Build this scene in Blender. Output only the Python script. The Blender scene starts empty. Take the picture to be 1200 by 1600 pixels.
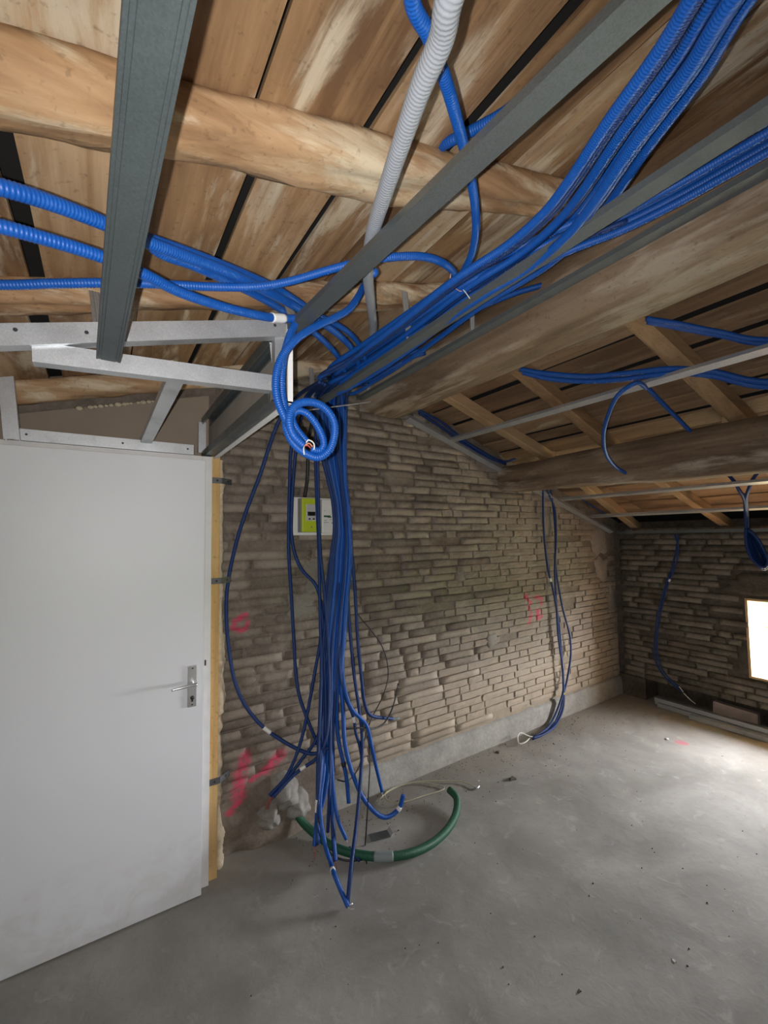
import bpy, bmesh, math, random
from mathutils import Vector, Matrix, noise as mnoise

# ------------------------------------------------------------------ camera, world, lights, exposure
S = bpy.context.scene
COL = S.collection
S.view_settings.view_transform = 'Standard'
S.view_settings.look = 'None'
S.view_settings.gamma = 1.0
S.view_settings.use_curve_mapping = False
S.view_settings.exposure = 0.0
S.cycles.use_denoising = True
S.cycles.max_bounces = 8
S.cycles.diffuse_bounces = 5
S.cycles.sample_clamp_indirect = 6.0

YAW, PITCH, ROLL = math.radians(32.83), math.radians(3.27), math.radians(-0.779)
fw = Vector((math.sin(YAW)*math.cos(PITCH), math.cos(YAW)*math.cos(PITCH), math.sin(PITCH)))
rt = Vector((math.cos(YAW), -math.sin(YAW), 0)); up = rt.cross(fw)
rt, up = math.cos(ROLL)*rt + math.sin(ROLL)*up, -math.sin(ROLL)*rt + math.cos(ROLL)*up
cd = bpy.data.cameras.new('camera'); cam = bpy.data.objects.new('camera', cd); COL.objects.link(cam)
m = Matrix.Identity(4)
for i in range(3):
    m[i][0], m[i][1], m[i][2] = rt[i], up[i], -fw[i]
m[0][3], m[1][3], m[2][3] = 0, 0, 1.65
cam.matrix_world = m
cd.sensor_fit = 'HORIZONTAL'; cd.sensor_width = 36; cd.lens = 676.5/1200*36
cd.clip_start = 0.02
S.camera = cam

world = bpy.data.worlds.new('sky'); S.world = world; world.use_nodes = True
wn = world.node_tree.nodes; wl = world.node_tree.links
bg = wn['Background']; bg.inputs[0].default_value = (0.93, 0.95, 1.0, 1); bg.inputs[1].default_value = 88.0

def lamp(name, kind, loc, energy, color=(1, 1, 1), rot=None, **kw):
    d = bpy.data.lights.new(name, kind); d.energy = energy; d.color = color
    for k, v in kw.items():
        setattr(d, k, v)
    o = bpy.data.objects.new(name, d); COL.objects.link(o); o.location = loc
    if rot is not None:
        o.rotation_euler = rot
    return o
# the phone's own torch, three centimetres beside its lens
torch = lamp('phone_torch', 'SPOT', (-0.026, 0.016, 1.65), 84.0, (1.0, 0.975, 0.96), fw.to_track_quat('-Z', 'Y').to_euler(),
             spot_size=math.radians(150), spot_blend=1.0, shadow_soft_size=0.004)

# ------------------------------------------------------------------ numbers of the room
def roofL(x): return 2.401 + 0.28*x          # underside of the boards, near slope
def roofR(x): return 3.191 - 0.31*x          # underside of the boards, far slope
RIDGE = 1.339
def wally(x): return 2.449 + 0.0222*x        # face of the long brick wall
XF = 4.55                                    # face of the wall with the window
LOW = 0.20                                   # height of the recess under that wall
WY0, WY1, WZ0, WZ1 = 0.40, 1.46, 0.43, 1.09  # window in that wall
WIN_ADDED = (-2.2, -1.75)                         # unseen second one further along, added for more daylight
PATHS = {
 'c1a': [[-0.95,0.646,1.995],[-0.1477,0.7656,2.1396],[-0.0785,0.8035,2.1657],[-0.0091,0.8539,2.1918],[0.0572,0.9081,2.217],[0.1454,0.9687,2.2492],[0.2403,1.0348,2.2833],[0.3672,1.1394,2.3263],[0.5436,1.2903,2.3832],[0.7145,1.4227,2.4161],[0.8799,1.5892,2.4474],[1.0042,1.7525,2.4622]],
 'c1b': [[0.0115,0.8116,2.2842],[0.0299,0.9044,2.2644],[0.0734,0.9784,2.2516],[0.1567,1.0428,2.2799],[0.2612,1.1244,2.3141],[0.4006,1.2432,2.3582],[0.5897,1.4295,2.4161],[0.7079,1.5215,2.4242],[0.8579,1.6785,2.4412],[0.974,1.8385,2.4537]],
 'c1c': [[0.0545,0.9573,2.2563],[0.1519,1.0132,2.2885],[0.2494,1.0748,2.3208],[0.3978,1.1768,2.3674],[0.6293,1.3782,2.4372],[0.7766,1.4629,2.4584],[0.9102,1.5865,2.4758],[1.0033,1.6908,2.4619]],
 'c2': [[-0.95,0.704,1.995],[-0.1572,0.8239,2.117],[-0.0975,0.8482,2.132],[-0.0224,0.8869,2.1514],[0.0491,0.9378,2.1698],[0.1264,1.0083,2.1897],[0.2356,1.078,2.2186],[0.3261,1.1188,2.2423],[0.393,1.1514,2.266],[0.4665,1.1645,2.2916],[0.5165,1.131,2.3056]],
 'c3': [[-0.95,1.027,1.995],[-0.215,1.1468,2.1708],[-0.1053,1.1212,2.1935],[-0.0265,1.0974,2.2076],[0.0694,1.0781,2.2264],[0.2037,1.0688,2.256],[0.3049,1.0469,2.2764],[0.3784,1.021,2.2994],[0.4717,0.9545,2.3281],[0.5281,0.9225,2.3464],[0.6068,0.8935,2.3709],[0.7004,0.8788,2.3971],[0.7841,0.8979,2.4206],[0.8675,0.9422,2.4439],[0.9471,1.0148,2.4662]],
 'gray': [[0.261,-0.5,2.1996],[0.2808,0.2877,2.1996],[0.3153,0.3526,2.2226],[0.3383,0.4175,2.2424],[0.3765,0.5141,2.2664],[0.4292,0.6458,2.2945],[0.4883,0.7886,2.3244],[0.5749,0.9533,2.362],[0.7471,1.2208,2.4302],[0.9042,1.4646,2.4942],[0.9625,1.5928,2.4905],[0.9459,1.6614,2.4659]],
 'b4': [[0.258,-0.5,2.2789],[0.2781,0.3564,2.2789],[0.3499,0.4139,2.309],[0.4247,0.467,2.3399],[0.5167,0.5374,2.3757],[0.6194,0.6188,2.4144],[0.7233,0.7049,2.4335],[0.8095,0.7894,2.4477],[0.8834,0.8872,2.4583],[0.9267,0.9955,2.4605],[0.8966,1.0302,2.422]],
 'b5': [[0.7242,0.8563,2.6738],[0.6689,0.7404,2.5883],[0.6898,0.67,2.5741],[0.7077,0.5925,2.5592],[0.7173,0.5495,2.5618]],
 'm01': [[0.72,-1.1,2.473],[0.5495,-0.45,2.395],[0.5695,0.1412,2.3105],[0.649,0.2696,2.3327],[0.7067,0.3767,2.3489],[0.7832,0.4998,2.3703],[0.8287,0.5945,2.383],[0.8502,0.7255,2.3891],[0.8335,0.8474,2.3844],[0.8298,0.9509,2.3833],[0.8416,1.1264,2.3866],[0.8482,1.3364,2.3885],[0.8382,1.571,2.3857],[0.7877,1.7136,2.3616],[1.1048,2.282,2.5574],[0.9997,2.2788,2.3868],[1.0344,2.274,2.1659],[1.0815,2.27,1.9826],[1.1111,2.2672,1.8531],[1.1204,2.2636,1.6859],[1.0988,2.2608,1.5574],[1.0885,2.258,1.4305],[1.0653,2.254,1.2526],[1.043,2.25,1.0785],[1.0285,2.246,0.9066],[1.0214,2.242,0.7362],[1.014,2.238,0.5683],[0.991,2.2,0.4882],[0.9566,2.15,0.3245],[0.9341,2.125,0.1862],[0.9123,2.1,0.1087]],
 'm02': [[0.765,-1.1,2.485],[0.6057,-0.45,2.411],[0.6257,0.1425,2.3462],[0.7217,0.2801,2.3731],[0.7924,0.3967,2.3929],[0.8857,0.5326,2.419],[0.9418,0.6379,2.4347],[0.9727,0.7847,2.4434],[0.9582,0.9215,2.4393],[0.9567,1.0378,2.4389],[0.9774,1.2379,2.4447],[0.9933,1.4795,2.4491],[0.9902,1.7515,2.4483],[0.9356,1.9179,2.423],[1.1135,2.286,2.5602],[1.0223,2.2828,2.3912],[1.0531,2.278,2.1685],[1.0957,2.274,1.9839],[1.1238,2.2712,1.8538],[1.1331,2.2676,1.6859],[1.1138,2.2648,1.5568],[1.1033,2.262,1.4293],[1.08,2.258,1.2507],[1.0582,2.254,1.0756],[1.0435,2.25,0.903],[1.0355,2.246,0.7319],[1.0265,2.242,0.5636],[1.0022,2.2,0.4851],[0.9638,2.15,0.3222],[0.9448,2.125,0.1981],[0.9331,2.1,0.1131]],
 'm03': [[0.8099999999999999,-1.1,2.498],[0.6213,-0.45,2.415],[0.6413,0.1316,2.3306],[0.7503,0.2687,2.3611],[0.832,0.387,2.384],[0.9401,0.5274,2.4142],[1.0059,0.6373,2.4327],[1.0474,0.792,2.4443],[1.0378,0.9363,2.4416],[1.0402,1.0593,2.4422],[1.0722,1.2751,2.4512],[1.1013,1.5388,2.4594],[1.1099,1.8388,2.4618],[1.0538,2.0199,2.4361],[1.1222,2.29,2.563],[1.0451,2.2868,2.3957],[1.0721,2.282,2.1711],[1.11,2.278,1.9852],[1.1366,2.2752,1.8545],[1.1459,2.2716,1.6859],[1.1289,2.2688,1.5562],[1.1183,2.266,1.4281],[1.0947,2.262,1.2487],[1.0735,2.258,1.0727],[1.0586,2.254,0.8993],[1.0498,2.25,0.7276],[1.0391,2.246,0.559],[1.0038,2.18,0.4267],[0.9581,2.13,0.2636],[0.9486,2.05,0.1293],[0.9759,2.05,0.0394],[0.9244,1.895,0.09],[0.9324,1.8468,0.05],[0.9407,1.7953,0.012]],
 'm04': [[0.855,-1.1,2.51],[0.6706,-0.45,2.429],[0.6906,0.1504,2.4044],[0.8008,0.3003,2.4352],[0.8824,0.428,2.4581],[0.9902,0.5778,2.4883],[1.0553,0.6945,2.5065],[1.0931,0.8575,2.5171],[1.0791,1.0095,2.5132],[1.079,1.1389,2.5131],[1.1059,1.3631,2.5207],[1.1283,1.6347,2.5269],[1.1293,1.9417,2.5272],[1.0709,2.1322,2.5008],[1.1622,2.285,2.5688],[1.1785,2.2818,2.4144],[1.1793,2.277,2.181],[1.1861,2.273,1.9892],[1.2026,2.2702,1.8563],[1.2118,2.2666,1.6855],[1.2101,2.2638,1.5537],[1.1988,2.261,1.4236],[1.174,2.257,1.2414],[1.1568,2.253,1.0622],[1.1409,2.249,0.886],[1.1414,2.22,0.6821],[1.1361,2.19,0.5138],[1.1701,2.16,0.346],[1.23,2.12,0.2004],[1.3191,2.08,0.116],[1.4064,2.07,0.1354],[1.4313,2.06,0.2078]],
 'm05': [[1.196,-1.1,2.5157],[1.196,-0.4,2.5157],[1.1955,0.2657,2.5157],[1.1849,0.3698,2.5128],[1.1698,0.4711,2.5086],[1.1336,0.5792,2.4984],[1.0722,0.6696,2.4812],[1.0329,0.7437,2.4702],[0.9876,0.8444,2.4575],[0.9449,0.9628,2.4456],[0.9398,1.114,2.4441],[0.9336,1.2955,2.4424],[0.9261,1.5174,2.4403],[0.8995,1.7608,2.4228],[1.167,2.281,2.5684],[1.1989,2.2778,2.4164],[1.1952,2.273,2.1819],[1.1968,2.269,1.9894],[1.2116,2.2662,1.8562],[1.2208,2.2626,1.6854],[1.2216,2.2598,1.5535],[1.2102,2.257,1.4232],[1.1852,2.253,1.2408],[1.1687,2.249,1.0613],[1.1527,2.245,0.8849],[1.1755,2.2,0.7055],[1.282,2.2,0.5714],[1.3144,2.2,0.4417],[1.4405,2.36,0.2226],[1.5117,2.41,0.0349]],
 'm06': [[1.311,-1.1,2.5681],[1.311,-0.4,2.5681],[1.311,0.2839,2.5681],[1.3034,0.398,2.566],[1.2902,0.5093,2.5623],[1.2529,0.6283,2.5518],[1.1856,0.7273,2.533],[1.1423,0.8082,2.5208],[1.0933,0.9188,2.5071],[1.0478,1.0494,2.4944],[1.0455,1.2181,2.4937],[1.0426,1.4216,2.4929],[1.0392,1.6722,2.492],[1.016,1.952,2.4755],[1.1537,2.292,2.5694],[1.1432,2.2888,2.4109],[1.1516,2.284,2.1795],[1.1674,2.28,1.9889],[1.1869,2.2772,1.8563],[1.1961,2.2736,1.6857],[1.19,2.2708,1.5542],[1.1789,2.268,1.4243],[1.1544,2.264,1.2425],[1.136,2.26,1.0637],[1.1204,2.256,0.8878],[1.1074,2.252,0.7146],[1.089,2.248,0.5456],[1.0661,2.2,0.4],[1.0415,2.16,0.227],[1.0283,2.12,0.0913],[1.0041,2.05,0.0312]],
 'm07': [[1.312,-1.1,2.5885],[1.312,-0.4,2.5885],[1.3125,0.3037,2.5885],[1.3022,0.4203,2.5856],[1.2867,0.5338,2.5813],[1.2473,0.655,2.5702],[1.1789,0.7555,2.5511],[1.1351,0.8378,2.5388],[1.0849,0.9502,2.5248],[1.0378,1.0827,2.5116],[1.0331,1.2537,2.5103],[1.0275,1.4595,2.5087],[1.0206,1.7122,2.5068],[0.9942,1.9943,2.4894],[1.1489,2.296,2.5698],[1.1232,2.2928,2.4089],[1.1359,2.288,2.1786],[1.1568,2.284,1.9888],[1.1779,2.2812,1.8563],[1.1872,2.2776,1.6858],[1.1786,2.2748,1.5545],[1.1676,2.272,1.4247],[1.1432,2.268,1.2431],[1.1242,2.264,1.0646],[1.1087,2.26,0.8889],[1.0966,2.256,0.7157],[1.08,2.252,0.5464],[1.0589,2.2,0.4694],[1.0496,2.16,0.3064],[1.0549,2.12,0.1778],[1.0924,2.1,0.0752]],
 'm08': [[1.4505,1.0304,2.6371],[1.3357,1.1149,2.6],[1.2548,1.2458,2.5723],[1.1834,1.3639,2.5424],[1.1626,1.5654,2.5265],[1.1222,1.7792,2.5152],[1.0705,1.985,2.5007],[1.1586,2.288,2.569],[1.1633,2.2848,2.4129],[1.1674,2.28,2.1804],[1.1781,2.276,1.9891],[1.1959,2.2732,1.8563],[1.2051,2.2696,1.6856],[1.2015,2.2668,1.5539],[1.1903,2.264,1.4239],[1.1656,2.26,1.2419],[1.1479,2.256,1.0628],[1.1321,2.252,0.8868],[1.1182,2.248,0.7135],[1.1083,2.22,0.551],[1.1286,2.2,0.416],[1.1371,2.18,0.3403],[1.1304,2.14,0.2237]],
 'm09': [[1.3365,1.681,2.5952],[1.2501,1.7388,2.561],[1.2086,1.8541,2.5394],[1.1783,2.0362,2.5309],[1.1353,2.296,2.5673],[1.0799,2.2928,2.4024],[1.1009,2.288,2.1751],[1.1316,2.284,1.9873],[1.1559,2.2812,1.8556],[1.1652,2.2776,1.6859],[1.1518,2.2748,1.5553],[1.141,2.272,1.4263],[1.1171,2.268,1.2457],[1.0968,2.264,1.0684],[1.0816,2.26,0.8937],[1.0713,2.256,0.7211],[1.0581,2.252,0.5519],[1.0299,2.18,0.4191],[0.9844,2.14,0.2882],[0.9588,2.14,0.2329]],
 'm10': [[1.353,1.6921,2.5798],[1.28,1.7253,2.5494],[1.2489,1.8546,2.5307],[1.232,2.0575,2.526],[1.1453,2.299,2.57],[1.1083,2.2958,2.4075],[1.1242,2.291,2.178],[1.1488,2.287,1.9886],[1.1712,2.2842,1.8563],[1.1805,2.2806,1.6859],[1.1701,2.2778,1.5547],[1.1591,2.275,1.4251],[1.1349,2.271,1.2435],[1.1153,2.267,1.0652],[1.1,2.263,0.8897],[1.0886,2.259,0.7165],[1.0732,2.255,0.547],[1.036,2.2,0.4758],[1.0023,2.17,0.3331],[0.9625,2.14,0.2571],[0.9405,2.14,0.1444]],
 'm11': [[1.1122,1.9559,2.4924],[1.094,2.0294,2.4773],[1.2047,2.27,2.4153],[1.181,2.27,2.1799],[1.1917,2.27,1.951],[1.2151,2.27,1.7235],[1.2385,2.27,1.496],[1.2482,2.26,1.3083],[1.2569,2.25,1.0489],[1.2743,2.24,0.828],[1.2997,2.25,0.6738],[1.3396,2.26,0.5992],[1.408,2.27,0.5653],[1.5114,2.28,0.5303]],
 'm12': [[1.1452,1.9118,2.5017],[1.1274,2.0399,2.4867],[1.1979,2.29,2.4194],[1.1768,2.2867,2.1825],[1.1809,2.2833,1.8756],[1.1976,2.28,1.5726],[1.2025,2.27,1.3111],[1.2156,2.26,1.0527],[1.2331,2.25,0.833],[1.2429,2.225,0.6937],[1.2514,2.2,0.4868],[1.197,2.13,0.3242],[1.1323,2.06,0.1658],[0.9894,1.853,0.14],[0.9462,1.8118,0.012]],
 'm13': [[1.2192,2.0364,2.5024],[1.1584,2.27,2.5168],[1.1299,2.2667,2.3266],[1.1628,2.2633,1.9488],[1.1913,2.26,1.5731],[1.1617,2.25,1.2071],[1.1296,2.24,0.9257],[1.1554,2.23,0.764],[1.2061,2.22,0.6322],[1.218,2.2133,0.5433],[1.2383,2.2067,0.47],[1.2501,2.2,0.3815]],
 'm14': [[0.956,1.9433,2.4387],[1.0384,2.28,2.4762],[1.0061,2.2733,2.2372],[1.0057,2.2667,1.9411],[1.0165,2.26,1.5781],[1.0156,2.245,1.2235],[1.0149,2.23,0.9475],[0.9991,2.215,0.7155],[0.9799,2.2,0.4913],[0.9531,2.15,0.3257],[0.956,2.15,0.1969]],
 'm15': [[0.9834,1.962,2.4564],[1.0664,2.27,2.4781],[1.0176,2.2633,2.2364],[1.013,2.2567,1.9404],[1.0198,2.25,1.5782],[1.0363,2.2375,1.3639],[1.052,2.225,1.082],[1.0519,2.2125,0.8074],[1.0291,2.2,0.5784],[0.9844,2.21,0.4793],[0.876,2.22,0.4306],[0.8133,2.22,0.3948],[0.7426,2.22,0.3445]],
 'm16': [[0.9407,1.9489,2.4244],[1.0231,2.3,2.4718],[1.0668,2.2925,2.1725],[1.1146,2.285,1.8734],[1.1219,2.2775,1.6861],[1.084,2.27,1.4663],[1.0522,2.2733,1.2514],[1.025,2.2767,1.0405],[0.9908,2.28,0.8699],[0.9518,2.27,0.7083],[0.903,2.26,0.5482],[0.8453,2.25,0.4397],[0.8069,2.24,0.4005],[0.7261,2.23,0.3513]],
 'm17': [[0.9525,1.9962,2.4277],[1.0069,2.3,2.4501],[1.0046,2.296,2.3355],[1.0781,2.292,2.0602],[1.1321,2.288,1.7988],[1.1201,2.284,1.5747],[1.0922,2.28,1.3739],[1.0555,2.2733,1.1437],[1.0467,2.2667,0.8631],[1.0267,2.26,0.6258],[0.989,2.2533,0.5418],[0.9156,2.2467,0.4802],[0.8521,2.24,0.4257],[0.8119,2.235,0.3948],[0.736,2.23,0.3387]],
 'm18': [[0.9802,1.9195,2.4554],[1.1728,2.3,2.4182],[1.1667,2.2933,2.1056],[1.1862,2.2867,1.7998],[1.1887,2.28,1.5352],[1.1352,2.26,1.3543],[1.0867,2.24,1.0743],[1.0671,2.22,0.8022],[1.052,2.2,0.5727],[1.0272,2.16,0.3299],[1.0146,2.16,0.1065]],
 'x1': [[0.8999999999999999,-1.1,2.523],[0.5932,-0.45,2.407],[0.6132,0.1322,2.3027],[0.7182,0.267,2.3321],[0.7971,0.3834,2.3542],[0.902,0.5222,2.3836],[0.9661,0.6308,2.4015],[1.0066,0.7835,2.4128],[0.9972,0.9255,2.4102],[0.9995,1.0466,2.4109],[1.031,1.2603,2.4197],[1.0596,1.5222,2.4277],[1.0683,1.8205,2.4301],[1.0128,1.9979,2.4046],[1.1463,2.284,2.5656],[1.1283,2.2808,2.4066],[1.1388,2.276,2.1768],[1.157,2.272,1.9874],[1.1772,2.2692,1.8554],[1.1864,2.2656,1.6856],[1.1791,2.2628,1.5548],[1.1681,2.26,1.4255],[1.1437,2.256,1.2446],[1.1251,2.252,1.0667],[1.1022,2.25,0.7866]],
 'x2': [[0.945,-1.1,2.536],[0.6829,-0.45,2.432],[0.7029,0.1368,2.3778],[0.829,0.285,2.4131],[0.9244,0.4144,2.4398],[1.0511,0.5695,2.4753],[1.1287,0.6918,2.497],[1.1809,0.8646,2.5116],[1.1739,1.026,2.5097],[1.179,1.164,2.5111],[1.2218,1.4086,2.5231],[1.2626,1.7099,2.5345],[1.2807,2.0548,2.5396],[1.221,2.2652,2.5129],[1.1391,2.29,2.5661],[1.0986,2.2868,2.4037],[1.1154,2.282,2.1755],[1.1412,2.278,1.9871],[1.1638,2.2752,1.8554],[1.1731,2.2716,1.6858],[1.1621,2.2688,1.5552],[1.1512,2.266,1.4261],[1.1271,2.262,1.2455],[1.1075,2.258,1.068],[1.0855,2.25,0.79]],
 'x3': [[0.99,-1.1,2.548],[0.6463,-0.45,2.422],[0.6663,0.1581,2.3876],[0.7714,0.309,2.417],[0.8494,0.4376,2.4388],[0.953,0.5887,2.4678],[1.0157,0.7059,2.4854],[1.0512,0.8694,2.4953],[1.0364,1.0212,2.4912],[1.0355,1.1503,2.4909],[1.0602,1.3751,2.4978],[1.0801,1.6477,2.5034],[1.079,1.9556,2.5031],[1.0206,2.1447,2.4768],[1.1216,2.282,2.5604],[1.052,2.2788,2.3947],[1.0769,2.274,2.1702],[1.1122,2.27,1.9844],[1.138,2.2672,1.854],[1.1472,2.2636,1.6858],[1.1315,2.2608,1.5564],[1.1209,2.258,1.4285],[1.0973,2.254,1.2495],[1.0765,2.25,1.0738],[1.0635,2.25,0.7944]],
 'x4': [[1.156,-1.1,2.5147],[1.156,-0.4,2.5147],[1.156,0.2759,2.5147],[1.1423,0.3787,2.5109],[1.125,0.4783,2.506],[1.0876,0.5844,2.4955],[1.0272,0.6731,2.4786],[0.9889,0.7459,2.4679],[0.9439,0.8447,2.4553],[0.901,0.9606,2.4433],[0.8932,1.1079,2.4411],[0.8839,1.2839,2.4385],[0.8727,1.4981,2.4353],[0.8427,1.7316,2.417],[1.1523,2.279,2.5651],[1.1532,2.2758,2.4091],[1.1584,2.271,2.1778],[1.1703,2.267,1.9876],[1.1884,2.2642,1.8554],[1.1976,2.2606,1.6855],[1.1933,2.2578,1.5544],[1.1822,2.255,1.425],[1.1576,2.251,1.2438],[1.1398,2.247,1.0656],[1.1161,2.25,0.7838]],
 'x5': [[1.251,-1.1,2.5114],[1.251,-0.4,2.5114],[1.2514,0.2782,2.5114],[1.2463,0.3888,2.51],[1.2352,0.4969,2.5069],[1.2005,0.6124,2.4971],[1.1356,0.7078,2.479],[1.0937,0.7858,2.4672],[1.0468,0.8928,2.4541],[1.0034,1.0195,2.442],[1.0028,1.1851,2.4418],[1.002,1.3857,2.4416],[1.001,1.6339,2.4413],[0.9803,1.9109,2.4255],[1.1595,2.273,2.5646],[1.1835,2.2698,2.412],[1.182,2.265,2.1791],[1.1862,2.261,1.9878],[1.2018,2.2582,1.8553],[1.2109,2.2546,1.6853],[1.2104,2.2518,1.554],[1.1992,2.249,1.4244],[1.1744,2.245,1.243],[1.1576,2.241,1.0643],[1.133,2.25,0.7805]],
 'v1': [[0.8408,1.8453,2.3864],[0.8738,2.24,2.4227],[0.7826,2.24,2.2916],[0.6905,2.3,1.98],[0.6257,2.32,1.7907],[0.5724,2.34,1.5892],[0.5398,2.36,1.3571],[0.5489,2.35,1.0953],[0.5961,2.34,0.8622],[0.7033,2.33,0.6787],[0.8744,2.27,0.532],[0.9694,2.235,0.4867],[1.0439,2.2,0.514]],
 'v2': [[0.8881,1.9117,2.4097],[0.9468,2.27,2.4506],[0.8987,2.285,2.3366],[0.8702,2.3,2.1541],[0.8642,2.315,1.9028],[0.8658,2.33,1.581],[0.876,2.3186,1.3333],[0.8861,2.3071,1.0893],[0.8924,2.2957,0.9183],[0.906,2.2843,0.799],[0.9418,2.2729,0.6824],[0.9926,2.2614,0.548],[1.0439,2.25,0.4192],[1.0329,2.22,0.3004]],
 'v3': [[0.8938,1.9018,2.4013],[0.9666,2.28,2.4492],[0.9236,2.29,2.3229],[0.8966,2.3,2.1385],[0.8772,2.31,1.831],[0.8845,2.32,1.6164],[0.9233,2.295,1.4804],[1.0043,2.27,1.3776],[1.0306,2.2525,1.2208],[1.0364,2.235,0.9427],[1.0342,2.2175,0.6727],[1.0132,2.2,0.4487],[0.9753,2.16,0.2654]],
 'coilA': [[0.6034,0.967,2.3699],[0.7265,1.24,2.5032],[0.6913,1.21,2.4465],[0.6362,1.18,2.3714],[0.5738,1.1633,2.318],[0.503,1.1467,2.2646],[0.4411,1.13,2.2066],[0.4009,1.1267,2.1486],[0.3835,1.1233,2.0939],[0.3824,1.12,2.0362],[0.3973,1.1167,1.9884],[0.4249,1.1133,1.942],[0.4531,1.11,1.9073]],
 'coilB': [[0.5206,1.1535,2.3268],[0.4972,1.2,2.3276],[0.4588,1.175,2.2788],[0.426,1.15,2.2072],[0.4129,1.15,2.1524],[0.4073,1.15,2.1],[0.4091,1.15,2.0493],[0.4162,1.144,1.998],[0.4158,1.138,1.9552],[0.432,1.132,1.9146],[0.4691,1.126,1.8848],[0.5032,1.12,1.876],[0.5353,1.116,1.8986],[0.5499,1.112,1.9384],[0.5482,1.108,1.9802],[0.5283,1.104,2.008],[0.4989,1.1,2.0227],[0.4623,1.095,2.0228],[0.4288,1.09,2.0091],[0.4089,1.085,1.9839],[0.4034,1.08,1.951],[0.414,1.08,1.9215],[0.4427,1.08,1.8971]],
 'coilC': [[0.4747,1.13,1.9188],[0.4377,1.1225,1.9545],[0.4238,1.115,1.9794],[0.4356,1.1075,1.997],[0.4586,1.1,1.9932],[0.4873,1.105,1.9714],[0.5089,1.11,1.9424],[0.5189,1.115,1.9152],[0.5092,1.12,1.8967],[0.4819,1.12,1.8977]],
 'metercable': [[1.0476,2.3,2.495],[1.0556,2.4124,2.3901],[1.0256,2.4218,2.2309],[1.0252,2.4318,2.1153],[1.0249,2.4418,1.9995],[1.0079,2.4414,1.8937]],
 'blk1': [[1.2147,2.27,1.6856],[1.2628,2.3,1.4171],[1.3496,2.429,1.1817],[1.458,2.4314,1.0476],[1.5358,2.4331,0.9425],[1.5795,2.4341,0.824],[1.5828,2.4341,0.7202],[1.5406,2.4332,0.614],[1.4551,2.4313,0.4964],[1.2781,2.24,0.4466],[1.2445,2.22,0.3571],[1.1836,2.2,0.314],[1.1252,2.18,0.3203],[1.0826,2.18,0.3434]],
 'blk2': [[1.572,2.3,0.7257],[1.5427,2.28,0.6704],[1.4895,2.26,0.584],[1.4248,2.24,0.5378],[1.3496,2.22,0.5335],[1.2524,2.2,0.5679],[1.1501,2.2,0.5859]],
 'blk3': [[1.3147,2.25,0.4876],[1.2862,2.175,0.4168],[1.2266,2.1,0.228],[1.2124,2.1,0.0667],[1.2033,2.1,-0.0287],[1.1409,1.9731,0.01]],
 'blk4': [[0.9372,2.1,0.2295],[0.9648,2.1,0.1198],[1.0,2.1,0.0407],[1.0268,2.0524,0.03],[1.0803,2.0161,0.021],[1.1338,2.0058,0.012]],
 'smallblue': [[1.1049,2.0889,0.035],[1.1067,2.0508,0.0245],[1.1173,2.003,0.014]],
 'hose': [[0.9199,2.4694,0.1284],[0.9352,2.4098,0.1039],[0.971,2.376,0.05],[1.0167,2.2624,0.02],[1.0629,2.1237,0.0217],[1.1749,1.9855,0.0233],[1.3141,1.8998,0.025],[1.4557,1.879,0.0267],[1.6194,1.9152,0.0283],[1.7712,2.0045,0.03],[1.8418,2.0815,0.05],[1.8482,2.153,0.06]],
 'coax': [[2.0675,2.1416,0.008],[2.0461,2.2326,0.0097],[1.9308,2.3255,0.0114],[1.778,2.4072,0.0131],[1.63,2.4326,0.0149],[1.5345,2.4084,0.0166],[1.506,2.3352,0.0183],[1.5556,2.2747,0.02],[1.7159,2.2579,0.014],[1.8989,2.2561,0.008],[1.8523,2.3507,0.0076],[1.7402,2.4279,0.0072],[1.6011,2.4348,0.0068],[1.4879,2.3958,0.0064],[1.447,2.3458,0.006]],
 'r1': [[1.8405,1.501,2.5304],[1.9075,1.401,2.4897],[2.0382,1.2356,2.4442],[2.099,1.0775,2.4203],[2.1813,0.9181,2.4048],[2.2952,0.8106,2.3795],[2.5016,0.6352,2.3155],[2.532,-0.7,2.286]],
 'r1b': [[1.8569,1.4982,2.5154],[1.952,1.3959,2.4659],[2.0614,1.2508,2.427],[2.1259,1.0926,2.402],[2.1979,0.926,2.3897],[2.312,0.8175,2.3643],[2.5242,0.6422,2.2985],[2.554,-0.7,2.279]],
 'r2': [[1.8495,0.8628,2.5276],[1.9447,0.7866,2.4981],[2.0658,0.7001,2.4606],[2.2273,0.5572,2.4106],[2.257,-0.7,2.371]],
 'r2b': [[1.8822,0.8736,2.5275],[1.9796,0.8015,2.4973],[2.0989,0.712,2.4603],[2.2665,0.5678,2.4084],[2.296,-0.7,2.359]],
 'r3': [[2.2216,1.052,2.3623],[2.069,1.0293,2.3496],[2.0493,1.092,2.3157],[2.1401,1.2035,2.2476],[2.3313,1.342,2.1816],[2.5453,1.4425,2.1086],[2.7235,1.465,2.0467],[2.8585,1.4182,2.0049],[2.8943,1.2776,1.9938]],
 'r4': [[2.2304,1.0615,2.3796],[2.4231,1.073,2.3232],[2.6142,1.082,2.2673],[2.8496,1.0927,2.1976]],
 'w1': [[1.8634,2.4304,2.5553],[2.1013,2.4456,2.4976],[2.2927,2.4474,2.4036],[2.4972,2.4494,2.3242],[2.7554,2.4527,2.2589],[2.9231,2.4539,2.295]],
 'w2': [[1.8962,2.4511,2.542],[2.1133,2.4609,2.4638],[2.3069,2.4635,2.3783],[2.5137,2.4665,2.3029],[2.8145,2.4715,2.2451]],
 'w3': [[3.7508,2.4823,2.0567],[3.9597,2.4869,1.9657],[4.2392,2.4931,1.8709],[4.3804,2.4962,1.8208]],
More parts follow.
